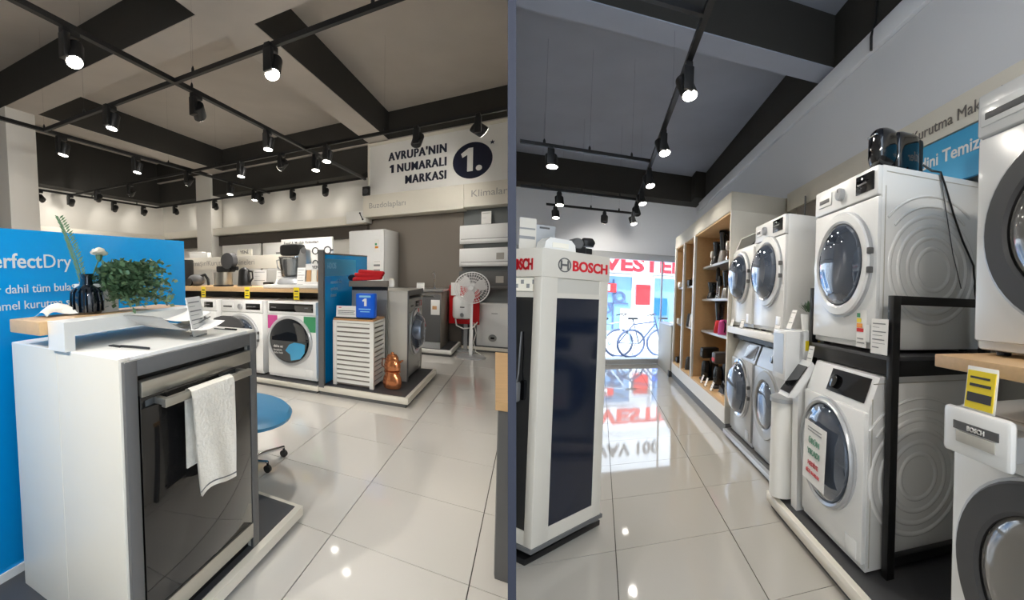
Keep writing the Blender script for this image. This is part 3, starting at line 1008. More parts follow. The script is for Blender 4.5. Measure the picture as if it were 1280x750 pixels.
part(db, 'board', B().box(.02, .72, 0, .04, 0, .58, .003), 'white')
part(db, 'lettering', B().text('Food & Mutfak Robotları', .06, 0, .515, .048, bold=.01), 'print')
ic = B()
for x, zz, r in ((.5, .42, .045), (.66, .42, .05), (.5, .27, .04), (.66, .28, .045)):
    ic.loop_lathe([(r, -.001), (r, -.003), (r * .7, -.003), (r * .7, -.001)], (x, 0, zz), 'y', 20)
    ic.box(x + r * .6, x + r * 1.5, -.003, -.001, zz - .008, zz + .012)
part(db, 'pictures', ic, 'print')
ys = single('paper_sign', 'small yellow-white YENİ sign standing on the header board', 'sign', Fr('L', (4.52, 3.2, 1.49), '-a'), B().box(-.12, .12, 0, .01, 0, .085), 'petal')
part(ys, 'lettering', B().text('YENİ', 0, -.001, .03, .06, 'CENTER', .01), 'print')

C = lambda a, b, c=1.1: Fr('L', (a, b, c), '-a')
# coffee maker
f = C(4.2, 3.3)
t = thing('coffee_machine', 'chrome and black coffee machine standing on the wooden counter', 'coffee machine', f)
part(t, 'cup', B().lathe([(.115, 0), (.12, .01), (.125, .17), (.128, .18)], (-.01, 0, 0), n=28), 'steel')
part(t, 'base_ring', B().lathe([(.13, 0), (.13, .018), (.12, .02)], (-.01, 0, 0), n=28), 'black')
part(t, 'neck', B().box(-.09, .14, -.05, .07, .18, .26, .015), 'black')
part(t, 'head', B().lathe([(.05, -.07), (.1, -.05), (.105, .04), (.08, .06)], (.09, 0, .32), 'y', 24), 'charcoal')
part(t, 'handle', B().box(.1, .22, -.03, .03, .2, .25, .01), 'black')
f = C(4.2, 2.98)
t = thing('kettle', 'black electric kettle beside the chrome coffee machine', 'kettle', f)
part(t, 'body', B().lathe([(.08, 0), (.085, .02), (.07, .19), (.06, .21)], n=20), 'black')
part(t, 'lid', B().lathe([(.058, .21), (.04, .225), (.01, .235)], n=16), 'black')
part(t, 'handle', B().tube([(.06, 0, .19), (.12, 0, .18), (.125, 0, .1), (.08, 0, .05)], .012, 8), 'black')
part(t, 'base', B().lathe([(.09, 0), (.09, .015)], n=20), 'slate')
f = C(4.2, 3.77)
t = thing('vacuum_cleaner', 'small dark grey rounded vacuum cleaner on the counter end', 'vacuum cleaner', f)
part(t, 'body', B().ball((.0, 0, .08), (.14, .1, .08), 18, 10), 'slate')
part(t, 'wheel', B().lathe([(.05, -.11), (.055, -.09), (.05, -.08)], (-.04, 0, .055), 'y', 18), 'black')
part(t, 'hose', B().tube([(.08, 0, .13), (.15, 0, .15), (.2, 0, .09), (.21, 0, .012)], .02, 10), 'black')
f = C(4.22, 4.05)
t = thing('espresso_machine', 'black espresso machine at the counter end beside the blue panel', 'coffee machine', f)
part(t, 'body', B().box(-.1, .1, -.08, .14, .0, .36, .02), 'black')
part(t, 'spout', B().box(-.03, .05, -.14, -.07, .22, .27, .008), 'silver')
part(t, 'drip_tray', B().box(-.09, .09, -.15, -.08, .0, .03, .004), 'slate')
for k, (a, b_, w_, h_, m_, lab) in enumerate(((4.35, 2.86, .2, .2, 'paper', 'white leaflet stack leaning behind the black kettle'), (4.25, 2.68, .07, .05, 'black', 'small black gadget box on the counter'), (4.3, 2.5, .17, .19, 'paper', 'white card with two pictures beside the food processor'))):
    if m_ == 'black':
        t = thing('gadget_box', lab, 'box', C(a, b_))
        part(t, 'carton', B().box(-.06, .06, 0, .06, 0, .05, .004), 'black')
        part(t, 'label', B().box(-.04, .03, -.002, 0, .012, .03), 'print_grey')
    else:
        card(C(a, b_), lab, w_, h_, lines=3, tilt=.1)
ty = thing('white_tray', 'long white tray on the counter under the food processor', 'tray', C(4.05, 2.2))
part(ty, 'board', B().box(-.4, .34, -.015, .45, 0, .028, .005), 'paper')
part(ty, 'lip', B().box(-.4, .34, -.02, -.012, -.02, .03, .002), 'white')
f = C(4.25, 2.36, 1.128)
t = thing('food_processor', 'large stand mixer with black head and glass bowl on the white tray', 'mixer', f)
part(t, 'base', B().lathe([(.15, 0), (.16, .02), (.13, .06), (.09, .08)], (0, 0, 0), n=28), 'silver_light')
part(t, 'bowl', B().lathe([(.08, .08), (.105, .1), (.13, .3), (.135, .31)], (0, 0, 0), n=28), 'clear')
part(t, 'bowl_core', B().lathe([(.05, .085), (.085, .11), (.1, .29)], (0, 0, 0), n=20), 'silver')
part(t, 'rim', B().loop_lathe([(.14, .305), (.14, .32), (.13, .32), (.13, .305)], n=28), 'chrome')
part(t, 'head', B().box(-.1, .16, -.09, .1, .33, .46, .035), 'black')
part(t, 'arm', B().box(.12, .24, -.06, .08, .06, .4, .03), 'silver')
part(t, 'dial', B().lathe([(.035, -.01), (.03, .01)], (.22, -.08, .38), 'y', 16), 'slate')
part(t, 'bowl_handle', B().tube([(-.13, 0, .29), (-.18, 0, .28), (-.17, 0, .2), (-.11, 0, .15)], .01, 8), 'silver')
card(C(4.16, 2.18, 1.128), 'white price card leaning before the stand mixer base', .1, .19, lines=5)
card(C(4.16, 2.44, 1.128), 'low white price card lying left of the stand mixer base', .16, .07, lines=2, tilt=.7)
f = C(4.2, 2.0, 1.128)
t = thing('leaflet_box', 'white box of pink leaflets marked YENİ on the tray', 'box', f)
part(t, 'header', B().box(-.13, .14, -.006, .0, .16, .23), 'paper')
part(t, 'lettering', B().text('YENİ', .0, -.007, .175, .045, 'CENTER', .01), 'print')
part(t, 'tray', B().box(-.13, .14, -.05, .06, 0, .03), 'paper')
for k in range(4):
    part(t, 'leaflet', B().box(-.12 + .064 * k, -.065 + .064 * k, -.02, -.012, .02, .165).turn(-.1, 'X'), 'petal' if k % 2 else 'wood_tan')

# ---- blue standing panel, crate, copper pots, silver machine
plinth(LF, 'dark topped corner platform with white edge carrying crate and silver washing machine', 3.866, 5.19, .935, 1.825, .1)
fq = Fr('L', (3.88, 1.785, .1), '-b')
bq = thing('advert_panel', 'narrow glossy blue panel in a grey frame behind the slatted crate', 'sign', fq)
part(bq, 'frame_post', B().box(-.02, .02, -.02, .04, -.02, 1.39, .002), 'slate')
part(bq, 'frame_top', B().box(.02, 1.36, -.002, .036, 1.345, 1.36), 'slate')
part(bq, 'board', B().box(.02, 1.36, 0, .034, 0, 1.345, .002), 'blue')
part(bq, 'glare_sheet', B().box(.06, .95, -.002, 0, 1.12, 1.3), 'blue_pale', 'paler field painted as glare on the blue board')  # glare imitated by a paler blue sheet on the board
part(bq, 'lettering', B().text('i-DOS', .12, -.002, 1.2, .09).text('otomatik doz', .2, -.001, 1.04, .055).text('ayarlama', .2, -.001, .97, .055).text('sistemi', .2, -.001, .9, .055), 'print_light')
fc = Fr('L', (3.975, 1.715, .1), '-a')
cr_ = thing('slatted_crate', 'white slatted wooden laundry crate with tan top on the corner platform', 'crate', fc)
W_, D_, H_ = .425, .38, .69
for x in (0, W_ - .04):
    for y in (0, D_ - .04):
        part(cr_, 'post', B().box(x, x + .04, y, y + .04, 0, H_ - .02, .002), 'white')
ns = 13
for k in range(ns):
    z0 = .03 + (H_ - .06) * k / ns
    z1 = z0 + (H_ - .06) / ns - .016
    part(cr_, 'slat', B().box(.035, W_ - .035, .003, .015, z0, z1), 'white')
    part(cr_, 'slat', B().box(W_ - .015, W_ - .003, .035, D_ - .035, z0, z1), 'white')
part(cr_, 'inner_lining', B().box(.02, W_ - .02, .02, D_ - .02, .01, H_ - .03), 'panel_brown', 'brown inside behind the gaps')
part(cr_, 'top_rail', B().box(0, W_, 0, D_, H_ - .04, H_ - .018, .002), 'white')
part(cr_, 'lid', B().box(.004, W_ - .004, .004, D_ - .004, H_ - .018, H_, .003), 'wood_tan')
f = Fr('L', (4.03, 1.52, .79), '-a')
t = thing('sign_tray', 'thin black tray holding the cards on top of the crate', 'tray', f)
part(t, 'base', B().box(-.19, .2, -.03, .09, 0, .012, .002), 'black')
part(t, 'back_lip', B().box(-.19, .2, .075, .09, .012, .03), 'black')
f = Fr('L', (4.03, 1.6, .802), '-a')
t = thing('info_card', 'wide white info card standing on the black crate tray', 'sign', f)
part(t, 'card', B().box(-.1, .15, 0, .006, 0, .115).turn(-.08, 'X'), 'paper')
part(t, 'printing', B().box(-.08, .1, -.002, -.0005, .06, .066).box(-.08, .09, -.002, -.0005, .045, .05).box(-.08, .1, -.002, -.0005, .028, .033).turn(-.08, 'X'), 'print')
part(t, 'red_mark', B().box(-.075, -.045, -.002, -.0005, .093, .1).turn(-.08, 'X'), 'red_logo')
f = Fr('L', (4.01, 1.375, .802), '-a')
t = thing('number_one_box', 'bright blue box sign with a white 1 on the crate top', 'sign', f)
part(t, 'box', B().box(-.11, .08, 0, .1, 0, .245, .014), 'blue_bright')
part(t, 'numeral', B().prism([(-.02, .12), (.004, .12), (.004, .195), (-.016, .195), (-.04, .178), (-.034, .162), (-.02, .17)], -.003, .0, 'y'), 'paper')
part(t, 'lettering', B().box(-.07, .045, -.003, 0, .205, .225).box(-.075, .045, -.003, 0, .085, .094).box(-.06, .035, -.003, 0, .06, .068), 'print_light', 'pale blue label bars')
# step cabinet behind the crate
f = Fr('L', (4.365, 1.66, .1), '-a')
t = thing('step_cabinet', 'narrow grey step cabinet between crate and blue panel', 'cabinet', f)
part(t, 'body', B().box(0, .38, .01, .05, 0, .96), 'silver')
part(t, 'top', B().box(-.02, .4, -.03, .055, 1.0, 1.062, .003), 'panel_brown')
part(t, 'neck', B().box(.0, .38, .015, .05, .96, 1.0), 'black')
f = Fr('L', (4.38, 1.5, 1.162), '-a')
rc_ = B()
for k, (x0, x1, z0, z1) in enumerate(((-.14, .17, 0, .045), (-.12, .18, .04, .085), (-.08, .19, .08, .12))):
    n1 = len(rc_.v)
    rc_.box(x0, x1, -.055, .04, z0, z1, .02, 4)
    rc_.turn((-.06, .02, .1)[k], 'Y', (0, 0, z0), n1)
    for q in range(n1, len(rc_.v)):
        v = rc_.v[q]
        v.z = max(0.0, v.z + .005 * math.sin(v.x * 45 + k))
single('folded_blanket', 'folded red blanket lying on the grey step cabinet', 'blanket', f, rc_, 'cloth_red')
f = Fr('L', (4.39, 1.69, 1.162), '-a')
single('navy_cloth', 'small navy cloth tucked beside the red blanket', 'cloth', f, B().ball((.025, 0, .035), (.045, .03, .035), 14, 8), 'ink_navy')
f = Fr('L', (4.4, 1.24, 1.1), '-a')
t = thing('glass_jar', 'small white jar beside the red blanket', 'jar', f)
part(t, 'body', B().lathe([(.03, 0), (.035, .02), (.03, .07)], n=16), 'white')
part(t, 'lid', B().lathe([(.025, .07), (.02, .085)], n=16), 'petal')
f = Fr('L', (4.435, 1.675, .1), '-a')
t = thing('machine_cabinet', 'greige cabinet with slate edging around the silver washing machine', 'cabinet', f)
part(t, 'side_panel', B().box(0, .59, 0, .03, 0, .94, .003), 'greige')
part(t, 'top', B().box(0, .59, 0, .68, .94, .955, .002), 'greige')
part(t, 'side_panel', B().box(0, .59, .65, .68, 0, .94, .003), 'greige')
part(t, 'slate_edge', B().box(.59, .6, .0, .68, .9, .955).box(.59, .6, .0, .022, 0, .9), 'slate')
washer(Fr('L', (4.468, 1.085, .1), '-b'), 'silver washing machine with large chrome door facing the aisle', w=.6, d=.56, h=.87, body='silver', ring='chrome', rc=(.3, .5), rr=.26, ri=.2, disp=(.3, .56, .76, .83), bulge=.09)
f = Fr('L', (4.13, 1.15, .1))
t = thing('copper_teapot', 'two-tier copper teapot standing before the greige cabinet panel', 'teapot', f)
part(t, 'lower_pot', B().lathe([(.062, 0), (.08, .012), (.09, .06), (.084, .11), (.066, .15), (.058, .17)], n=28), 'copper')
part(t, 'upper_pot', B().lathe([(.062, .178), (.076, .19), (.078, .235), (.066, .28), (.056, .295)], n=28), 'copper')
part(t, 'lid', B().lathe([(.058, .295), (.056, .315), (.04, .34), (.016, .348), (.014, .36), (.004, .366)], n=24), 'copper')
part(t, 'spout', B().tube([(.0, -.07, .265), (.0, -.092, .285), (.0, -.105, .29)], .01, 8, .006), 'copper')
part(t, 'handle', B().tube([(0, .06, .29), (0, .098, .285), (0, .102, .22), (0, .07, .195)], .006, 8), 'copper')
part(t, 'collar', B().loop_lathe([(.078, .166), (.08, .174), (.055, .18), (.055, .166)], n=28), 'copper')

# ---- far end: display wall, sign, fridge, air conditioners, fan ...
f = Fr('L', (7.0, 0, 0), '-a')
wp = single('wall_panel', 'warm grey display wall panel behind the white fridge', 'panel', Fr('L', (0, 0, 0)), B().box(7.4, 7.48, .96, 2.6, 0, 2.32), 'panel_brown')
wp2 = single('wall_panel', 'cool grey display wall panel behind the air conditioners', 'panel', Fr('L', (0, 0, 0)), B().box(7.4, 7.48, .2, .955, 0, 2.32), 'panel_grey')
hd = thing('header_fascia', 'white header fascia with grey product lettering under the large sign', 'sign', f)
FR[hd.name] = f
part(hd, 'board', B().box(-2.46, -.915, 0, .45, 2.17, 2.53, .006), 'warm_white')
part(hd, 'board', B().box(-.912, -.2, 0, .45, 2.19, 2.53, .006), 'warm_white')
part(hd, 'lettering', B().text('Buzdolapları', -2.36, -.001, 2.31, .13, xs=.95), 'print_pale')
part(hd, 'lettering', B().text('Klimalar', -.82, -.001, 2.33, .14), 'print_pale')
def bold_words(*rows):
    mb = B()
    for s, z in rows:
        for k in range(3):
            mb.text(s, -1.15 - .006 * k, .019 - .0004 * k, z, .185, 'RIGHT', .012, xs=.74, space=1.14)
    return mb


sgn = thing('wall_sign', 'large white sign with navy lettering and a round number 1 badge', 'sign', f)
FR[sgn.name] = f
part(sgn, 'board', B().box(-2.36, -.2, .02, .1, 2.53, 3.37, .005), 'white')
part(sgn, 'edge_trim', B().box(-2.37, -.2, .0, .11, 3.33, 3.38, .004).box(-2.38, -2.35, .0, .11, 2.53, 3.38, .004), 'warm_white')
part(sgn, 'lettering', bold_words(("AVRUPA'NIN", 3.05), ('NUMARALI', 2.85), ('MARKASI', 2.65)).prism([(-1.99, 2.85), (-1.95, 2.85), (-1.95, 2.98), (-1.985, 2.98), (-2.02, 2.955), (-2.01, 2.93), (-1.99, 2.94)], .016, .019, 'y'), 'ink_navy')
bd = part(sgn, 'badge', B().lathe([(.262, .012), (.262, .02)], (-.81, 0, 2.865), 'y', 48), 'ink_navy')
part(bd, 'numeral', B().prism([(-.80, 2.71), (-.80, 3.05), (-.86, 3.05), (-.96, 2.98), (-.94, 2.92), (-.875, 2.955), (-.875, 2.71)][::-1], .006, .012, 'y').lathe([(.04, .006), (.04, .012)], (-.72, 0, 2.745), 'y', 20), 'white')
part(sgn, 'star', B().prism([(-.555 + (.035 if k % 2 == 0 else .015) * math.sin(PI * k / 5), 3.085 + (.035 if k % 2 == 0 else .015) * math.cos(PI * k / 5)) for k in range(10)], .016, .019, 'y'), 'ink_navy')
f2 = Fr('L', (6.96, 2.4, 2.53), '-a')
t = thing('loudspeaker', 'small black loudspeaker on the header fascia end', 'speaker', f2)
part(t, 'case', B().box(-.06, .06, .0, .12, 0, .15, .008), 'black')
part(t, 'cone', B().lathe([(.045, -.004), (.03, .004), (.01, .0)], (0, 0, .07), 'y', 20), 'charcoal')
f2 = Fr('L', (7.02, 2.72, 2.09), '-a')
t = thing('projecting_sign', 'small white telephone sign box beside the header fascia', 'sign', f2)
part(t, 'box', B().box(-.05, .3, 0, .35, .0, .2, .005), 'white')
part(t, 'handset_mark', B().tube([(.2, -.004, .16), (.215, -.006, .12), (.235, -.006, .08), (.25, -.004, .05)], .008, 8).ball((.2, -.006, .16), .016, 8, 6).ball((.25, -.006, .05), .016, 8, 6), 'black')
fr1 = Fr('L', (6.5, 2.515, 0), '-a')
t = thing('fridge', 'tall white fridge freezer against the warm grey wall panel', 'fridge', fr1)
part(t, 'body', B().box(0, .565, .05, .85, .03, 1.91, .01), 'appliance')
for z0, z1 in ((.04, .64), (.65, 1.9)):
    dr = part(t, 'door', B().box(0, .565, -.01, .05, z0, z1, .012), 'appliance')
    part(dr, 'handle_recess', B().box(.01, .03, -.013, -.008, z1 - .3 if z0 < .1 else z0 + .05, z1 - .05 if z0 < .1 else z0 + .3), 'silver_light')
part(t, 'energy_label', B().box(.42, .5, -.014, -.01, 1.55, 1.75), 'paper')
part(t, 'energy_bars', B().box(.43, .46, -.016, -.014, 1.66, 1.69), 'green_tag')
part(t, 'energy_bars', B().box(.43, .48, -.016, -.014, 1.61, 1.64), 'orange')
part(t, 'price_sheet', B().box(.4, .52, -.014, -.01, 1.2, 1.42), 'paper')
part(t, 'price_bars', B().box(.41, .51, -.016, -.014, 1.33, 1.36).box(.41, .51, -.016, -.014, 1.25, 1.28).box(.41, .51, -.016, -.014, 1.4, 1.405), 'print_grey')
for fx in (.06, .5):
    part(t, 'foot', B().lathe([(.025, 0), (.025, .04)], (fx, .1, 0), n=10).lathe([(.025, 0), (.025, .04)], (fx, .75, 0), n=10), 'black')
for c0, lab, m_ in ((1.655, 'white air conditioner, topmost on the cool grey panel', 'appliance'), (1.3, 'white air conditioner below the topmost one', 'appliance'), (.95, 'dark grey air conditioner behind the fan guard', 'slate')):
    f2 = Fr('L', (7.2, .985, c0), '-a')
    t = thing('air_conditioner', lab, 'air conditioner', f2, 'air conditioners on the far wall')
    part(t, 'case', B().prism([(.0, .05), (.03, .0), (.2, .0), (.2, .28), (.02, .28), (.0, .25)], 0, .8, 'x'), m_)
    part(t, 'flap', B().box(.02, .78, -.006, .0, .02, .055, .003).turn(-.2, 'X', (0, 0, .04)), m_)
    part(t, 'intake_slot', B().box(.02, .78, -.003, .004, .066, .072), 'charcoal')
    if c0 < 1.5:
        part(t, 'badge', B().box(.5, .6, -.004, 0, .1, .2), 'print_pale')
f2 = Fr('L', (7.22, .63, 1.936), '-a')
card(f2, 'white price card on top of the topmost air conditioner', .13, .19, lines=2, tilt=0)
f2 = Fr('L', (7.25, 0, 0), '-a')
plinth(LF, 'white edged platform under the white boiler at the far wall', 7.1, 7.4, .2, .92, .08)
t = thing('boiler', 'white wall boiler with round dial standing beside the fan', 'boiler', Fr('L', (7.2, .73, .08), '-a'))
part(t, 'case', B().box(0, .55, 0, .18, 0, .66, .012), 'appliance')
part(t, 'dial', B().lathe([(.055, .0), (.055, -.008), (.04, -.012)], (.22, 0, .13), 'y', 24), 'silver')
part(t, 'dial_window', B().box(.195, .245, -.015, -.011, .115, .145), 'black')
part(t, 'badge', B().box(.2, .28, -.003, .001, .5, .51), 'print_grey')
part(t, 'label', B().box(.31, .4, -.003, .001, .42, .6), 'paper')
t = thing('water_heater', 'small white water heater mounted on a red board behind the fan', 'water heater', Fr('L', (7.05, .98, 0), '-a'))
part(t, 'red_board', B().box(-.12, .3, .02, .05, .42, 1.02, .003), 'red')
part(t, 'stand', B().box(.09, .14, .03, .06, 0.0, .42).box(-.05, .25, -.05, .25, 0, .02), 'silver_light')
part(t, 'tank', B().box(-.06, .2, -.1, .02, .5, .86, .05), 'appliance')
part(t, 'dial', B().lathe([(.03, -.1), (.028, -.115)], (.08, 0, .57), 'y', 18), 'silver_light')
part(t, 'badge', B().box(.05, .11, -.103, -.099, .68, .695), 'print')
part(t, 'price_card', B().box(-.09, .04, -.03, -.025, .86, 1.06), 'paper')
part(t, 'hose', B().tube([(-.02, -.03, .5), (.0, -.06, .4), (.1, -.08, .36), (.22, -.06, .38), (.28, 0, .46)], .01, 8), 'white')
f2 = Fr('L', (6.6, .735, 0), '-a')
t = thing('pedestal_fan', 'white pedestal fan with round wire guard on the far floor', 'fan', f2)
part(t, 'base', B().lathe([(.185, 0), (.185, .018), (.16, .03), (.05, .04)], n=36), 'silver_light')
part(t, 'pole', B().lathe([(.025, .03), (.025, .4), (.018, .41), (.018, .86)], n=16), 'appliance')
part(t, 'motor', B().lathe([(.03, -.02), (.06, .0), (.065, .09), (.04, .13)], (0, .0, 1.0), 'y', 20), 'appliance')
part(t, 'neck', B().box(-.03, .03, .0, .07, .84, .98, .01), 'appliance')
gd = B()
for s in (-.075, .035):
    for r in (.03, .07, .11, .15, .19, .215):
        gd.loop_lathe([(r + .003, s * (1 - (r / .23) ** 3)), (r, s * (1 - (r / .23) ** 3) + .002), (r - .003, s * (1 - (r / .23) ** 3))], (0, -.03, 1.0), 'y', 32)
    for k in range(36):
        q = 2 * PI * k / 36
        gd.tube([(r * math.cos(q), -.03 + s * (1 - (r / .23) ** 3), 1.0 + r * math.sin(q)) for r in (.03, .1, .16, .215)], .002, 4)
part(t, 'wire_guard', gd, 'mesh_white')
part(t, 'guard_rim', B().loop_lathe([(.226, -.045), (.226, -.015), (.214, -.015), (.214, -.045)], (0, 0, 1.0), 'y', 40), 'appliance')
for k in range(3):
    bl = B()
    q = 2 * PI * k / 3 + .3
    for i in range(2):
        pts = []
    vs = []
    for i in range(6):
        r = .03 + .16 * i / 5
        for j in (-1, 1):
            an = q + j * (.35 + .25 * math.sin(PI * i / 5))
            vs.append((r * math.cos(an), -.03 - j * .018, 1.0 + r * math.sin(an)))
    bl.add(vs, [(2 * i, 2 * i + 1, 2 * i + 3, 2 * i + 2) for i in range(5)])
    part(t, 'blade', bl, 'mesh_white')
part(t, 'hub', B().lathe([(.03, -.07), (.032, -.03)], (0, 0, 1.0), 'y', 18), 'appliance')
part(t, 'cord', B().tube([(.03, .03, .5), (.06, .04, .35), (.03, .02, .22), (.06, .05, .08), (.12, .08, .04)], .006, 6), 'white')
# grey kitchen unit with tap
plinth(LF, 'dark platform under the grey kitchen unit with tap', 6.46, 7.35, .965, 1.75, .1, top='charcoal', edge='white')
f2 = Fr('L', (6.52, 1.72, .1), '-a')
t = thing('kitchen_unit', 'grey kitchen unit with sink tap beside the warm grey wall panel', 'cabinet', f2)
part(t, 'body', B().box(0, .6, .02, .62, .0, .84, .003), 'panel_brown')
part(t, 'door', B().box(.01, .59, 0, .02, .1, .8, .003), 'slate')
part(t, 'worktop', B().box(-.2, .62, -.01, .64, .84, .87, .003), 'silver')
part(t, 'foot_strip', B().box(.01, .59, .0, .02, .0, .09), 'silver_light')
part(t, 'sticker', B().box(.46, .58, -.003, .0, .5, .72), 'paper')
part(t, 'sticker_printing', B().box(.48, .54, -.005, -.003, .58, .63), 'wood_tan')
part(t, 'tap', B().lathe([(.02, .87), (.02, .89)], (.45, .3, 0), n=12).tube([(.45, .3, .87), (.45, .3, 1.08), (.45, .24, 1.13), (.45, .17, 1.1)], .01, 8), 'chrome')
part(t, 'handle', B().box(.3, .5, -.012, .0, .77, .785), 'steel')
card(Fr('L', (6.56, 1.42, .97), '-a'), 'small white price card on the grey kitchen unit top', .11, .1, lines=3)

# ---- narrow table at the dividing wall
f2 = Fr('L', (0, 0, 0))
t = thing('console_table', 'narrow wooden topped table standing against the dividing wall', 'table', f2)
part(t, 'tabletop', B().prism([(1.885, .118), (3.0, .195), (3.0, .0), (1.885, .0)], .715, .75), 'wood')
part(t, 'side_panel', B().prism([(1.9, .125 - .018), (1.93, .13 - .018), (1.93, .0), (1.9, .0)], 0, .715), 'slate', 'grey end panel')
part(t, 'leg', B().prism([(2.93, .17), (2.97, .17), (2.97, .05), (2.93, .05)], 0, .715), 'warm_white')
# ================================================================ RIGHT SHOP
# ---- kiosk
AK = math.atan2(.268, .308)
fk = Fr('R', (2.26, -.26, 0), '-a', AK)
kk = thing('brand_kiosk', 'square white BOSCH kiosk with tall dark side panels by the dividing wall', 'kiosk', fk)
W_ = .398
part(kk, 'floor_plate', B().box(-.01, W_ + .03, .03, W_, 0, .03, .004), 'black')
part(kk, 'pedestal', B().box(.08, W_ - .06, .06, W_ - .05, .02, .065), 'black')
part(kk, 'base_plate', B().box(-.006, W_ + .012, -.006, W_, .06, .082, .002), 'slate')
part(kk, 'core', B().box(.02, W_ - .02, .02, W_ - .02, .08, 1.36), 'greige')
for x, y in ((0, 0), (W_ - .055, 0), (0, W_ - .06)):
    part(kk, 'corner_post', B().box(x, x + (.085 if x == 0 else .055), y, y + .06, .08, 1.5, .003), 'kiosk_white')
part(kk, 'bottom_rail', B().box(.085, W_ - .055, .002, .06, .082, .15).box(.002, .06, .06, W_ - .06, .082, .15), 'kiosk_white')
part(kk, 'middle_rail', B().box(.085, W_ - .055, .002, .06, 1.27, 1.295).box(.002, .06, .06, W_ - .06, 1.27, 1.295), 'kiosk_white')
part(kk, 'inset_strip', B().box(.08, W_ - .05, .008, .05, 1.295, 1.37).box(.008, .05, .06, W_ - .05, 1.295, 1.37), 'greige', 'beige inset strip under the header')
part(kk, 'header', B().box(-.004, W_ + .004, -.004, W_, 1.37, 1.508, .003), 'kiosk_white')
part(kk, 'front_panel', B().box(.085, W_ - .055, .006, .04, .15, 1.27), 'navy_gloss', 'dark blue panel facing the aisle')
part(kk, 'side_panel', B().box(.006, .04, .062, W_ - .06, .15, 1.27), 'black_gloss', 'black gloss panel with a hanging cord')
part(kk, 'lettering', B().text('BOSCH', .158, -.005, 1.412, .072, 'LEFT', .03, xs=.96), 'red_logo')
em = B()
for r0, r1 in ((.036, .031),):
    em.loop_lathe([(r0, -.005), (r0, -.008), (r1, -.008), (r1, -.005)], (.115, 0, 1.436), 'y', 36)
em.box(.092, .1, -.008, -.005, 1.414, 1.458).box(.13, .138, -.008, -.005, 1.414, 1.458).box(.1, .13, -.008, -.005, 1.431, 1.441)
part(kk, 'emblem', em, 'slate', 'round grey emblem with a bar figure')
fk2 = Fr('R', (2.26 + .308, -.26 - .268, 0), '-a', AK - PI / 2)
FR_keep = FR[kk.name]
FR[kk.name] = fk2
sub = part(kk, 'lettering', B().text('BOSCH', W_ - .05, -.005, 1.405, .075, 'RIGHT', .03, xs=.75), 'red_logo')
sub.location = fk2.loc - fk.loc
sub2 = part(kk, 'picture_strip', B().box(.06, W_ - .06, .004, .02, 1.3, 1.365), 'petal')
sub2.location = fk2.loc - fk.loc
ic = B()
for k in range(4):
    ic.box(.2 + .045 * k, .222 + .045 * k, .002, .004, 1.315 + .02 * (k % 2), 1.335 + .02 * (k % 2))
s3 = part(kk, 'picture_icons', ic, 'print_grey')
s3.location = fk2.loc - fk.loc
s3 = part(kk, 'cord', B().tube([(.27, -.0, 1.1), (.272, -.006, 1.0), (.268, -.006, .9), (.27, -.012, .86)], .004, 6).box(.25, .29, -.03, -.002, .76, .86, .012), 'slate', 'small grey device hanging on a cord')
s3.location = fk2.loc - fk.loc
FR[kk.name] = FR_keep
f = Fr('R', (2.26, -.26, 1.508), '-a', AK)
t = thing('leaflet_stand', 'tall white leaflet card standing on the kiosk top', 'leaflet', Fr('R', (2.45, -.36, 1.508), '-a', .2))
part(t, 'card', B().box(-.03, .045, 0, .02, 0, .17).turn(-.1, 'X'), 'kiosk_white')
part(t, 'printing', B().box(-.03, .04, -.002, 0, .06, .075).box(-.03, .04, -.002, 0, .11, .118).turn(-.1, 'X'), 'print_grey')
t = thing('kitchen_scale_box', 'rounded white appliance box on the kiosk top', 'box', Fr('R', (2.43, -.22, 1.508), '-a', .5))
part(t, 'body', B().prism([(-.08, 0), (.08, 0), (.075, .04), (.055, .062), (-.05, .066), (-.072, .045)], -.05, .05, 'y'), 'white')
part(t, 'label', B().box(-.04, .04, -.053, -.05, .018, .042), 'petal')
t = thing('meat_grinder', 'black and chrome grinder attachment on the kiosk top', 'kitchen machine', Fr('R', (2.5, -.12, 1.508), '-a', .4))
part(t, 'body', B().box(-.06, .03, -.04, .04, 0, .045, .008), 'black')
part(t, 'barrel', B().lathe([(.025, -.06), (.03, -.05), (.03, .03), (.02, .06)], (-.02, 0, .055), 'y', 16), 'slate')
part(t, 'hopper', B().lathe([(.028, .03), (.038, .05), (.036, .06), (.026, .075), (.03, .03)], (.05, 0, .02), 'z', 18).box(.02, .07, -.02, .02, 0, .04, .005), 'black')
t = thing('white_carton', 'white carton behind the leaflet card on the kiosk top', 'box', Fr('R', (2.6, -.3, 1.508), '-a', .3))
part(t, 'carton', B().box(-.05, .06, 0, .08, 0, .16, .003), 'silver_light')
part(t, 'handle_slot', B().box(-.02, .03, -.001, .002, .14, .15), 'slate')

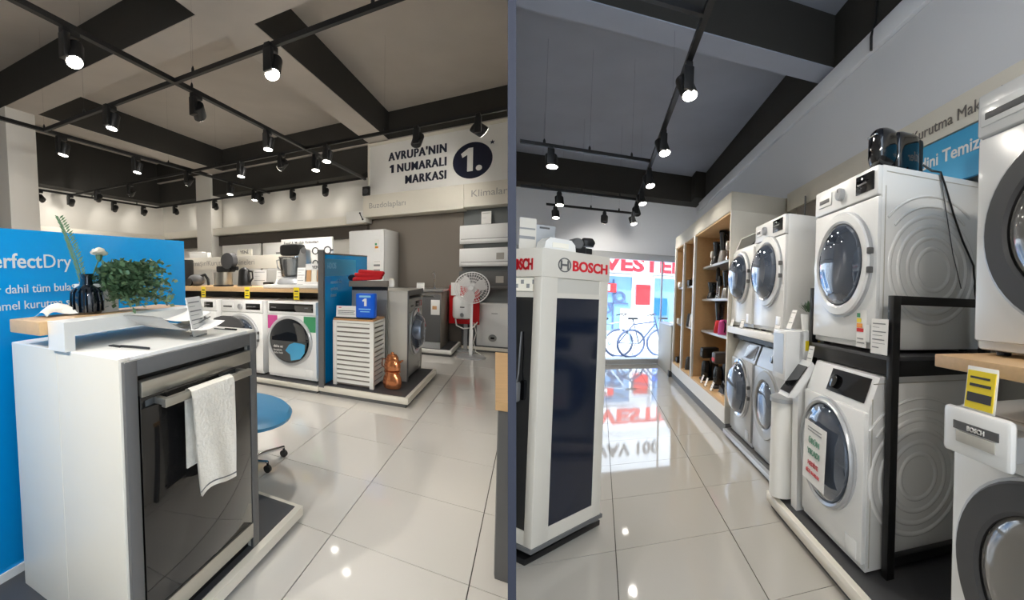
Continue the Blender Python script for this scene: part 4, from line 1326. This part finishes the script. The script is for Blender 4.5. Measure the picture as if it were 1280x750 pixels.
# ---- shelf unit
fsu = Fr('R', (7.3, 1.17, 0), '-b')
LW = 3.31
su = thing('shelf_unit', 'tall white framed shelf unit with oak inside holding small appliances', 'shelf', fsu)
part(su, 'plinth', B().box(0, LW, .01, .6, .0, .1), 'slate')
part(su, 'base_front', B().box(0, LW, 0, .6, .1, .26), 'white')
part(su, 'deck', B().box(.01, LW - .03, .004, .58, .26, .285), 'wood')
part(su, 'back_panel', B().box(.0, LW, .58, .61, .285, 2.39), 'wood')
part(su, 'header', B().box(0, LW, 0, .6, 2.2, 2.39, .003), 'warm_white')
part(su, 'end_panel', B().box(LW - .03, LW, 0, .61, 0.1, 2.39, .003), 'warm_white')
part(su, 'end_panel', B().box(0, .03, 0, .61, .1, 2.2, .003), 'warm_white')
for x in (.03, .8, 1.58):
    part(su, 'upright', B().box(x - .04 if x > .1 else x, x + .04, 0, .03, .26, 2.2, .002), 'white')
    part(su, 'wood_partition', B().box(x + (.012 if x > .1 else 0), x + .036, .03, .58, .285, 2.2), 'wood')
part(su, 'wood_lining', B().box(LW - .05, LW - .03, .02, .58, .285, 2.2).box(.03, LW - .03, .01, .58, 2.18, 2.2), 'wood')
for c in (.92, 1.34, 1.77):
    part(su, 'shelf', B().box(1.62, LW - .05, .12, .58, c - .03, c, .003), 'silver_light')
for x0, x1 in ((.07, .76), (.84, 1.54)):
    for c in (.93, 1.535):
        part(su, 'shelf', B().box(x0, x1, .06, .58, c - .03, c, .003), 'silver_light')


def blender_jug(f, lab, h=.36, body='black', cat='blender'):
    t = thing('jug_blender', lab, cat, f)
    part(t, 'base', B().lathe([(.07, 0), (.075, .02), (.055, h * .35), (.05, h * .38)], n=20), body)
    part(t, 'jug', B().lathe([(.045, h * .38), (.065, h * .9), (.066, h * .92)], n=20), 'smoke_glass')
    part(t, 'lid', B().lathe([(.068, h * .92), (.066, h * .98), (.02, h)], n=20), 'black')
    part(t, 'handle', B().tube([(.06, 0, h * .85), (.105, 0, h * .8), (.1, 0, h * .5), (.05, 0, h * .45)], .009, 8), 'black')


def stick(f, lab, h=.34, body='black'):
    t = thing('hand_blender', lab, 'blender', f)
    part(t, 'foot', B().lathe([(.035, 0), (.03, .03), (.016, .06), (.014, h * .55)], n=16), 'chrome')
    part(t, 'handle', B().lathe([(.02, h * .55), (.028, h * .6), (.026, h * .93), (.015, h)], n=16), body)


def coffee(f, lab, h=.34, body='black', accent='red'):
    t = thing('coffee_machine', lab, 'coffee machine', f)
    part(t, 'base', B().box(-.08, .08, -.1, .12, 0, .03, .006), body)
    part(t, 'column', B().box(-.075, .075, .03, .12, .03, h, .015), body)
    part(t, 'head', B().box(-.08, .08, -.1, .11, h * .68, h, .02), body)
    part(t, 'jug', B().lathe([(.05, .03), (.062, .06), (.055, h * .5), (.04, h * .6)], (0, -.03, 0), n=18), 'smoke_glass')
    part(t, 'trim', B().box(-.06, .06, -.103, -.098, h * .75, h * .85), accent)


P = lambda a, b, c: Fr('R', (a, b, c), '-b')
blender_jug(P(4.95, 1.38, 1.77), 'tall grey jug blender on the top near shelf', .4, 'silver')
blender_jug(P(5.25, 1.38, 1.77), 'dark jug blender left on the top near shelf', .3)
stick(P(5.45, 1.36, 1.77), 'white handled hand blender at the far end of the top near shelf', .2, 'white')
stick(P(4.72, 1.36, 1.77), 'short white hand blender at the near end of the top shelf', .24, 'white')
stick(P(5.2, 1.38, 1.34), 'tall black hand blender on the middle near shelf', .4)
blender_jug(P(5.38, 1.36, 1.34), 'squat black jug blender on the middle near shelf', .22)
stick(P(5.02, 1.36, 1.34), 'short black hand blender on the middle near shelf', .28)
blender_jug(P(4.82, 1.4, 1.34), 'chrome based jug blender at the near end of the middle shelf', .34, 'silver')
blender_jug(P(5.05, 1.38, .92), 'red based blender with dark jug on the lower near shelf', .4, 'red')
t = thing('kettle', 'small magenta kettle at the near end of the lower shelf', 'kettle', P(4.75, 1.34, .92))
part(t, 'body', B().lathe([(.06, 0), (.062, .02), (.05, .15), (.03, .17)], n=18), 'magenta')
part(t, 'handle', B().tube([(.04, 0, .15), (.085, 0, .13), (.08, 0, .06), (.055, 0, .03)], .008, 8), 'black')
coffee(P(5.4, 1.34, .285), 'black filter coffee machine on the bottom deck of the shelf unit', .42, 'black', 'slate')
coffee(P(4.85, 1.36, .285), 'black and dark red coffee machine on the bottom deck', .42, 'charcoal', 'red')
t = thing('flat_iron', 'black steam iron lying on the bottom deck by the coffee machines', 'iron', P(4.45, 1.3, .285))
part(t, 'soleplate', B().prism([(-.12, -.05), (.05, -.05), (.13, 0), (.05, .05), (-.12, .05)], 0, .02), 'chrome')
part(t, 'body', B().prism([(-.12, .02), (.1, .02), (.05, .07), (-.1, .09)], -.04, .04, 'y'), 'black')
part(t, 'handle', B().tube([(-.1, 0, .09), (-.06, 0, .13), (.03, 0, .11), (.06, 0, .06)], .014, 8), 'black')
for k, (a, lab) in enumerate(((5.2, 'white price card before the black filter coffee machine on the deck'), (4.7, 'white price card before the dark red coffee machine on the deck'), (4.98, 'leaning white card between the two deck coffee machines'))):
    card(P(a, 1.2, .286), lab, .07, .1, lines=3, tilt=.35)
for a, c, lab, kind in ((6.3, .93, 'small dark kettle in the second shelf bay', 0), (6.3, 1.535, 'low black appliance on the upper shelf of the second bay', 1), (7.1, 1.535, 'tiny white box on the upper shelf of the far bay', 2), (7.1, .93, 'white card on the lower shelf of the far bay', 2), (7.1, .285, 'black handled box on the far bay deck', 1), (6.3, .285, 'dark grey kettle on the second bay deck', 0), (6.35, 1.18 - .25, 'white jug beside the dark kettle of the second bay', 3)):
    f = P(a - (.25 if kind == 3 else 0), 1.27, c)
    if kind == 0 or kind == 3:
        t = thing('kettle', lab, 'kettle', f)
        part(t, 'body', B().lathe([(.06, 0), (.065, .02), (.05, .16), (.04, .19)], n=18), 'charcoal' if kind == 0 else 'white')
        part(t, 'handle', B().tube([(.04, 0, .17), (.09, 0, .15), (.085, 0, .07), (.055, 0, .04)], .008, 8), 'black')
    else:
        t = thing('appliance_box', lab, 'box', f)
        part(t, 'body', B().box(-.09, .09, -.06, .06, 0, .09, .01), 'black' if kind == 1 else 'paper')
        part(t, 'handle', B().tube([(-.05, 0, .09), (-.04, 0, .12), (.04, 0, .12), (.05, 0, .09)], .006, 6), 'black' if kind == 1 else 'silver')

# ---- upper deck and its two dryers, silver dryers below
fdk = Fr('R', (3.985, 1.17, 0), '-b')
dk = thing('machine_deck', 'long white shelf deck carrying two white dryers', 'shelf', fdk)
part(dk, 'board', B().box(0, 1.36, 0, .62, 1.0, 1.06, .003), 'white')
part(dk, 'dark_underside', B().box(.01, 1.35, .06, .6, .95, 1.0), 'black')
part(dk, 'end_panel', B().box(1.34, 1.36, .1, .62, .07, 1.0), 'slate')
part(dk, 'back_panel', B().box(0, 1.36, .62, .66, .07, 2.0), 'greige')
plinth(RF, 'low grey edged platform under the two silver dryers', 2.62, 3.985, 1.155, 1.84, .065, edge='silver_light', top='slate')
washer(Fr('R', (3.985, 1.2, 1.06), '-b'), 'white dryer with open slanted panel, farthest on the upper deck', w=.6, slant=True, disp=(.06, .54, .15, .9), rc=(.3, .46), rr=.235, ri=.205, bulge=.09, cat='dryer')
washer(Fr('R', (3.335, 1.2, 1.06), '-b'), 'white washing machine beside the small potted plant on the upper deck', w=.62, disp=(.4, .58, .755, .845), knob=.24, drawer=(.04, .16, .77, .82), rc=(.31, .47), rr=.27, ri=.215, bulge=.09)
washer(Fr('R', (3.92, 1.2, .065), '-b'), 'silver dryer with bulging chrome door, farthest on the low platform', w=.6, body='silver_light', ring='chrome', slant=True, disp=(.3, .56, .1, .9), rc=(.3, .46), rr=.26, ri=.225, bulge=.09, cat='dryer')
washer(Fr('R', (3.27, 1.2, .065), '-b'), 'silver dryer with round dial beside the white water dispenser', w=.6, body='silver_light', ring='silver', slant=True, disp=(.42, .58, .15, .85), knob=.3, rc=(.3, .45), rr=.26, ri=.18, bulge=.03, cat='dryer')
for a, c, lab in ((3.72, .945, 'white price card leaning on the farthest silver dryer top'), (3.08, .945, 'white price card leaning on the silver dial dryer top')):
    card(Fr('R', (a, 1.23, c), '-b'), lab, .07, .15, lines=3, tilt=.3)
for a, lab in ((3.6, 'price card before the slanted panel dryer on the upper deck'), (2.8, 'blue-white price card at the near end of the upper deck'), (3.9, 'small card at the far end of the upper deck')):
    card(Fr('R', (a, 1.18, 1.061), '-b'), lab, .09, .15, lines=4, tilt=.25)

# ---- near platform, rack, big washers
plinth(RF, 'dark topped platform with white edge under the black rack', -.5, 2.485, 1.02, 1.84, .1)
frk = Fr('R', (2.275, 1.16, .1), '-b')
rk = thing('steel_rack', 'black steel rack holding a white washing machine above another', 'rack', frk)
LR = .785
for x in (0, LR - .04):
    for y in (0.02, .56):
        zt = 1.28 if x == 0 and y < .1 else (1.225)
        part(rk, 'post', B().box(x, x + .04, y, y + .04, -.005, zt, .002), 'black')
part(rk, 'front_rail', B().box(.04, LR - .04, .022, .058, .87, .94, .002), 'black')
part(rk, 'back_rail', B().box(.04, LR - .04, .562, .598, .87, .94, .002), 'black')
part(rk, 'side_rail', B().box(LR - .038, LR - .004, .06, .56, .87, .94, .002), 'black')
part(rk, 'side_rail', B().box(LR - .038, LR - .004, .06, .56, .05, .09, .002), 'black')
part(rk, 'side_rail', B().box(LR - .038, LR - .004, .06, .6, 1.185, 1.225, .002), 'black')
part(rk, 'side_rail', B().box(.004, .038, .06, .56, .87, .94, .002), 'black')
part(rk, 'deck', B().box(.02, LR - .02, .02, .6, .94, .955), 'charcoal')
bigw = washer(Fr('R', (2.235, 1.18, 1.057), '-b'), 'large white washing machine on the black rack under the coffee machine', w=.62, d=.66, h=.885, disp=(.44, .59, .77, .86), knob=.3, drawer=(.05, .2, .78, .85), rc=(.315, .435), rr=.27, ri=.215, bulge=.05, grooves=True, glass='door_glass')
part(bigw, 'energy_label', B().box(.47, .55, -.004, 0, .02, .2), 'paper')
part(bigw, 'energy_bars', B().box(.475, .5, -.006, -.004, .165, .185), 'green_tag')
part(bigw, 'energy_bars', B().box(.475, .51, -.006, -.004, .14, .16), 'yellow')
part(bigw, 'energy_bars', B().box(.475, .52, -.006, -.004, .115, .135), 'orange')
part(bigw, 'energy_bars', B().box(.475, .53, -.006, -.004, .095, .112), 'red')
part(bigw, 'energy_text', B().box(.48, .54, -.006, -.004, .04, .045).box(.48, .53, -.006, -.004, .06, .065), 'print_grey')
card(Fr('R', (1.57, 1.165, 1.06), '-b'), 'white price card with grey bars at the corner of the rack', .12, .16, lines=7, tilt=.02)
loww = washer(Fr('R', (2.14, 1.09, .1), '-b'), 'white washing machine with a paper notice on its door under the rack', w=.59, d=.6, h=.865, slant=True, disp=(.2, .54, .15, .9), knob=.26, rc=(.27, .44), rr=.265, ri=.24, bulge=.04, grooves=True, glass='door_glass', ring='silver_light', hinge=False)
fn = Fr('R', (2.14, 1.09, .1), '-b')
t = thing('paper_notice', 'white paper notice taped on the washing machine door under the rack', 'notice', fn)
nb = B().box(.16, .385, -.075, -.073, .28, .58)
part(t, 'sheet', nb.turn(.05, 'Y', (.27, 0, .43)), 'paper')
part(t, 'lettering', B().text('ÜRÜN', .27, -.076, .475, .04, 'CENTER', .004).text('YIKADI', .27, -.076, .42, .04, 'CENTER', .004).turn(.05, 'Y', (.27, 0, .43)), 'print_green')
part(t, 'red_lettering', B().text('HEDİYE', .27, -.076, .365, .03, 'CENTER', .004).text('BİZE SORUN', .27, -.076, .325, .024, 'CENTER', .004).turn(.05, 'Y', (.27, 0, .43)), 'print_red')
part(t, 'small_lettering', B().box(.2, .34, -.077, -.075, .55, .554).box(.2, .34, -.077, -.075, .535, .539).turn(.05, 'Y', (.27, 0, .43)), 'print_grey')
# narrow washer head beside it
f = Fr('R', (2.3, 1.02, .1), '-b')
t = thing('control_stand', 'slim white stand with slanted black control panel behind the dispenser', 'stand', f)
part(t, 'body', B().prism([(.06, 0), (.15, 0), (.15, .8), (.1, .8), (.05, .68)], .05, .125, 'x'), 'appliance')
part(t, 'head', B().prism([(-.03, .655), (.02, .65), (.15, .815), (.12, .85)], .02, .155, 'x'), 'appliance')
q = [(.03, -.018, .676), (.145, -.018, .676), (.145, .095, .82), (.03, .095, .82)]
part(t, 'display', B().add([(x, y - .004, z + .004) for x, y, z in q] + [(x, y + .004, z - .003) for x, y, z in q], [(0, 1, 2, 3), (4, 5, 6, 7), (0, 1, 5, 4), (1, 2, 6, 5), (2, 3, 7, 6), (3, 0, 4, 7)]), 'black_gloss')
card(Fr('R', (2.19, 1.13, .9), '-b'), 'blue-white price card standing behind the slanted control stand', .06, .14, lines=4, tilt=.2)
# water dispenser
f = Fr('R', (2.48, 1.06, .1), '-b')
t = thing('water_dispenser', 'tall white water dispenser with rounded front bin beside the silver dryers', 'dispenser', f)
part(t, 'body', B().box(0, .2, .05, .3, .0, 1.02, .012), 'appliance')
part(t, 'head', B().box(0, .2, -.03, .1, .72, 1.02, .012), 'appliance', 'overhanging glossy head')
part(t, 'bin', B().prism([(0, .06)] + [(.1 - .1 * math.cos(PI * k / 12), .03 - .09 * math.sin(PI * k / 12)) for k in range(13)] + [(.2, .06)], .02, .59), 'white')
part(t, 'bin_rim', B().prism([(-.008, .06)] + [(.1 - .11 * math.cos(PI * k / 12), .03 - .1 * math.sin(PI * k / 12)) for k in range(13)] + [(.208, .06)], .585, .61), 'silver_light')
part(t, 'tap', B().lathe([(.012, 0), (.012, .03)], (.1, .03, .69), n=12), 'silver')
part(t, 'yellow_tag', B().box(.198, .203, .1, .2, .9, .96), 'yellow')
part(t, 'blue_panel', B().box(.03, .17, -.034, -.029, .76, 1.0), 'silver_light', 'pale glossy front panel')
f = Fr('R', (2.335, 1.2, 1.12), '-b')
t = thing('potted_plant', 'small green plant in a white pot on the water dispenser', 'plant', f)
part(t, 'pot', B().lathe([(.035, 0), (.045, .09), (.045, .1), (.038, .1), (.036, .08)], n=20), 'white')
lf = B()
rnd = random.Random(5)
for k in range(150):
    t_, e = rnd.uniform(0, 2 * PI), rnd.uniform(.05, 1.25)
    dv = Vector((math.cos(t_) * math.sin(e), math.sin(t_) * math.sin(e), math.cos(e)))
    p = Vector((0, 0, .1)) + dv * rnd.uniform(.02, .06)
    s2 = dv.cross(Vector((.2, .4, .9))).normalized() * .007
    lf.add([p, p + dv * .018 + s2, p + dv * .036, p + dv * .018 - s2], [(0, 1, 2, 3)])
part(t, 'leaves', lf, 'leaf', kind='stuff')
part(t, 'soil', B().lathe([(.037, .085), (.037, .09)], n=16), 'charcoal')
card(Fr('R', (2.45, 1.12, 1.12), '-b'), 'white price card beside the small potted plant on the dispenser', .07, .13, lines=3, tilt=.35)
# coffee machine on top of the big washer, with its cord
f = Fr('R', (1.78, 1.37, 1.942), '-b')
t = thing('capsule_coffee_machine', 'glossy black capsule coffee machine on top of the large washing machine', 'coffee machine', f)
part(t, 'body', B().box(-.075, .075, -.02, .14, .0, .235, .045, 5), 'black_gloss')
part(t, 'front_head', B().box(-.07, .07, -.125, .02, .03, .245, .06, 6), 'black_gloss')
part(t, 'chrome_lever', B().box(-.04, .04, -.126, -.1, .19, .2, .004), 'chrome')
part(t, 'drip_tray', B().box(-.055, .055, -.12, -.01, 0, .025, .006), 'slate')
part(t, 'water_tank', B().box(-.06, .06, .12, .165, .02, .21, .02, 3), 'black')
f = RF
single('power_cord', 'black power cord trailing over the large washing machine side', 'cord', RF, B().tube([(1.66, 1.47, 1.99), (1.63, 1.5, 1.956), (1.607, 1.535, 1.948), (1.6, 1.56, 1.88), (1.6, 1.62, 1.74), (1.6, 1.68, 1.62), (1.602, 1.76, 1.5), (1.62, 1.8, 1.3)], .0055, 8), 'black')
single('power_cord', 'thin grey cord hanging straight down the large washing machine side', 'cord', RF, B().tube([(1.607, 1.53, 1.948), (1.602, 1.56, 1.8), (1.602, 1.62, 1.55), (1.602, 1.68, 1.38)], .003, 6), 'slate')

# ---- nearest stack by the picture edge
f = Fr('R', (1.035, 1.14, 1.127), '-b')
washer(f, 'nearest white washing machine with a huge dark door ring on the oak board', w=.6, d=.6, h=.85, ring='charcoal', rc=(.325, .375), rr=.275, ri=.19, disp=(.34, .56, .74, .81), drawer=(.02, .24, .735, .8), glass='grey_glass', bulge=.03)
f = Fr('R', (1.055, 1.0, 1.085), '-b')
t = thing('oak_board_stand', 'thick oak board on a white stand under the nearest washing machine', 'shelf', f)
part(t, 'board', B().box(0, .9, 0, .78, 0, .04, .004), 'wood')
part(t, 'back_leg', B().box(.0, .05, .74, .78, -.985, 0), 'white')
part(t, 'back_leg', B().box(.84, .89, .74, .78, -.985, 0), 'white')
part(t, 'side_panel', B().box(.84, .89, .05, .74, -.985, 0), 'white')
nw = washer(Fr('R', (1.06, 1.09, .1), '-b'), 'nearest white washing machine with its detergent drawer pulled open', w=.6, d=.6, h=.86, ring='charcoal', rc=(.33, .43), rr=.29, ri=.2, disp=(.36, .56, .755, .83), drawer=None, glass='grey_glass', bulge=.03, dispm='black_gloss')
dr = part(nw, 'detergent_drawer', B().box(.075, .305, -.12, -.09, .75, .885, .014), 'appliance', 'detergent drawer pulled open')
part(dr, 'drawer_box', B().box(.09, .29, -.095, .01, .77, .84, .004), 'silver_light')
part(dr, 'brand_plate', B().box(.12, .27, -.123, -.119, .825, .848), 'slate')
part(dr, 'grip', B().box(.13, .26, -.1235, -.119, .79, .822, .002), 'greige')
part(dr, 'lettering', B().text('BOSCH', .17, -.1235, .83, .018, 'LEFT', .01), 'paper')
f = Fr('R', (.87, .985, .985), '-b')
t = thing('yellow_price_card', 'yellow price card standing on the open detergent drawer', 'price card', f)
part(t, 'holder', B().box(-.052, .052, 0, .004, -.0, .125, .002).turn(-.12, 'X'), 'paper')
part(t, 'card', B().box(-.046, .046, -.003, .0, .006, .112).turn(-.12, 'X'), 'yellow')
part(t, 'printing', B().box(-.035, .03, -.0045, -.003, .09, .096).box(-.035, .035, -.0045, -.003, .068, .076).box(-.04, .04, -.0045, -.003, .025, .05).turn(-.12, 'X'), 'print')

# ---- fascia and blue back panel over the machines
ffa = Fr('R', (3.95, 1.75, 0), '-b')
t = thing('header_fascia', 'pale header fascia lettered Kurutma Makineleri above the machines', 'sign', ffa)
part(t, 'board', B().box(0, 4.4, 0, .1, 2.24, 2.425, .003), 'warm_white')
part(t, 'dark_recess', B().box(.2, 4.4, .02, .1, 2.06, 2.24), 'panel_brown')
part(t, 'lettering', B().text('Çamaşır', 1.42, -.001, 2.29, .092), 'print_mid')
part(t, 'lettering', B().text('Kurutma Makineleri', 1.87, -.001, 2.29, .092), 'print_mid')
ff2 = Fr('R', (2.1, 1.74, 0), '-b')
t = thing('advert_panel', 'blue back panel with white kendini Temizler lettering beside the coffee machine', 'sign', ff2)
part(t, 'board', B().box(0, 1.6, 0, .02, 1.96, 2.225), 'blue_pale')
part(t, 'lettering', B().text('kendini Temizler', -.03, -.001, 2.09, .1, 'LEFT', .012), 'paper')
single('wall_panel', 'pale panel closing the wall between shelf unit and machine deck', 'panel', RF, B().box(.4, 3.98, 1.845, 1.858, 0, 2.24), 'greige')
single('wall_hook', 'thin dark rod hanging by the header fascia end', 'rod', RF, B().tube([(3.5, 1.735, 2.02), (3.5, 1.735, 2.3)], .008, 8), 'slate')

# ================================================================ STREET BEYOND THE WINDOW
st = struct('street', 'pale sunlit street outside the shop window', RF, B().box(9.2, 30, -14, 16, -.3, -.06), 'street')
fb_ = Fr('R', (15, -5, -.06), '-a')
bl = thing('shop_building', 'sunlit white shop front with red VESTEL sign across the street', 'building', fb_)
part(bl, 'wall', B().box(0, 14, .3, 3, 0, 7), 'facade')
part(bl, 'sign_band', B().box(0, 14, .0, .3, 2.32, 3.05), 'facade')
part(bl, 'sign_lettering', B().text('VESTEL', 5.08, -.01, 2.4, .66, 'LEFT', .04, .01, xs=1.25), 'red_logo')
part(bl, 'upper_banner', B().box(3.5, 9, .1, .3, 3.4, 4.4), 'facade')
part(bl, 'upper_lettering', B().text('VAV 100', 5.0, .09, 3.6, .55, 'LEFT', .02, .01), 'ink_navy')
for x0, x1 in ((4.2, 6.0), (6.75, 8.6), (2.0, 3.6), (9.2, 11)):
    wn = part(bl, 'window', B().box(x0, x1, .22, .3, .35, 2.2), 'facade_glass')
    part(wn, 'window_frame', B().box(x0 - .06, x0, .18, .3, .3, 2.25).box(x1, x1 + .06, .18, .3, .3, 2.25).box(x0, x1, .18, .3, 2.2, 2.28).box((x0 + x1) / 2 - .03, (x0 + x1) / 2 + .03, .18, .25, .35, 2.2), 'facade')
part(bl, 'red_poster', B().box(6.15, 6.62, .2, .3, 1.25, 1.95), 'red')
part(bl, 'white_poster', B().box(5.65, 6.6, .16, .2, .3, 1.1), 'facade')
part(bl, 'orange_sign', B().box(4.9, 5.5, .15, .2, 1.65, 1.95), 'red')
part(bl, 'white_sign', B().box(4.9, 5.3, .145, .15, 1.7, 1.9), 'facade')
part(bl, 'blue_awning', B().box(6.75, 7.2, .1, .2, .9, 1.5), 'blue_bright')
part(bl, 'window_goods', B().loop_lathe([(.19, .17), (.19, .2), (.12, .2), (.12, .17)], (5.62, 0, 1.5), 'y', 20).loop_lathe([(.19, .17), (.19, .2), (.12, .2), (.12, .17)], (5.2, 0, 1.1), 'y', 20).box(5.4, 5.44, .18, .21, .4, 2.1).box(5.0, 5.9, .18, .21, 1.26, 1.3), 'bike_dark')
for k, (a, b, m_, lab) in enumerate(((10.6, .25, 'bike_pale', 'pale bicycle parked outside at the kiosk side of the window'), (10.9, .95, 'bike_dark', 'dark bicycle parked outside in the middle of the window'), (11.4, 1.75, 'bike_pale', 'pale bicycle parked outside by the side window'))):
    f = Fr('R', (a, b, -.06), '-a', .25 - .2 * k)
    t = thing('bicycle', lab, 'bicycle', f)
    for x in (-.5, .5):
        wh = part(t, 'wheel', B().loop_lathe([(.325 + .028 * math.cos(q), .026 * math.sin(q)) for q in (0, 1.57, 3.14, 4.71)], (x, 0, .33), 'y', 30), m_ if x < 0 else 'bike_dark')
        sp_ = B()
        for j in range(10):
            q = PI * j / 10 * 2
            sp_.tube([(x, 0, .33), (x + .32 * math.cos(q), 0, .33 + .32 * math.sin(q))], .003, 4)
        part(wh, 'spokes', sp_, 'silver_light')
    part(t, 'frame', B().tube([(-.5, 0, .33), (-.15, 0, .8)], .016, 6).tube([(-.5, 0, .33), (-.02, 0, .3), (-.18, 0, .9)], .018, 6).tube([(-.02, 0, .3), (.36, 0, .8)], .02, 6).tube([(-.15, 0, .78), (.36, 0, .86)], .018, 6).tube([(.5, 0, .33), (.34, 0, .98)], .018, 6), m_)
    part(t, 'saddle', B().box(-.3, -.06, -.06, .06, .9, .95, .02), 'black')
    part(t, 'handlebar', B().tube([(.2, -.25, 1.0), (.34, -.1, 1.05), (.34, .1, 1.05), (.2, .25, 1.0)], .014, 6), 'black')
    part(t, 'stand', B().tube([(-.1, .02, .32), (-.15, .2, .0)], .01, 6), 'black')
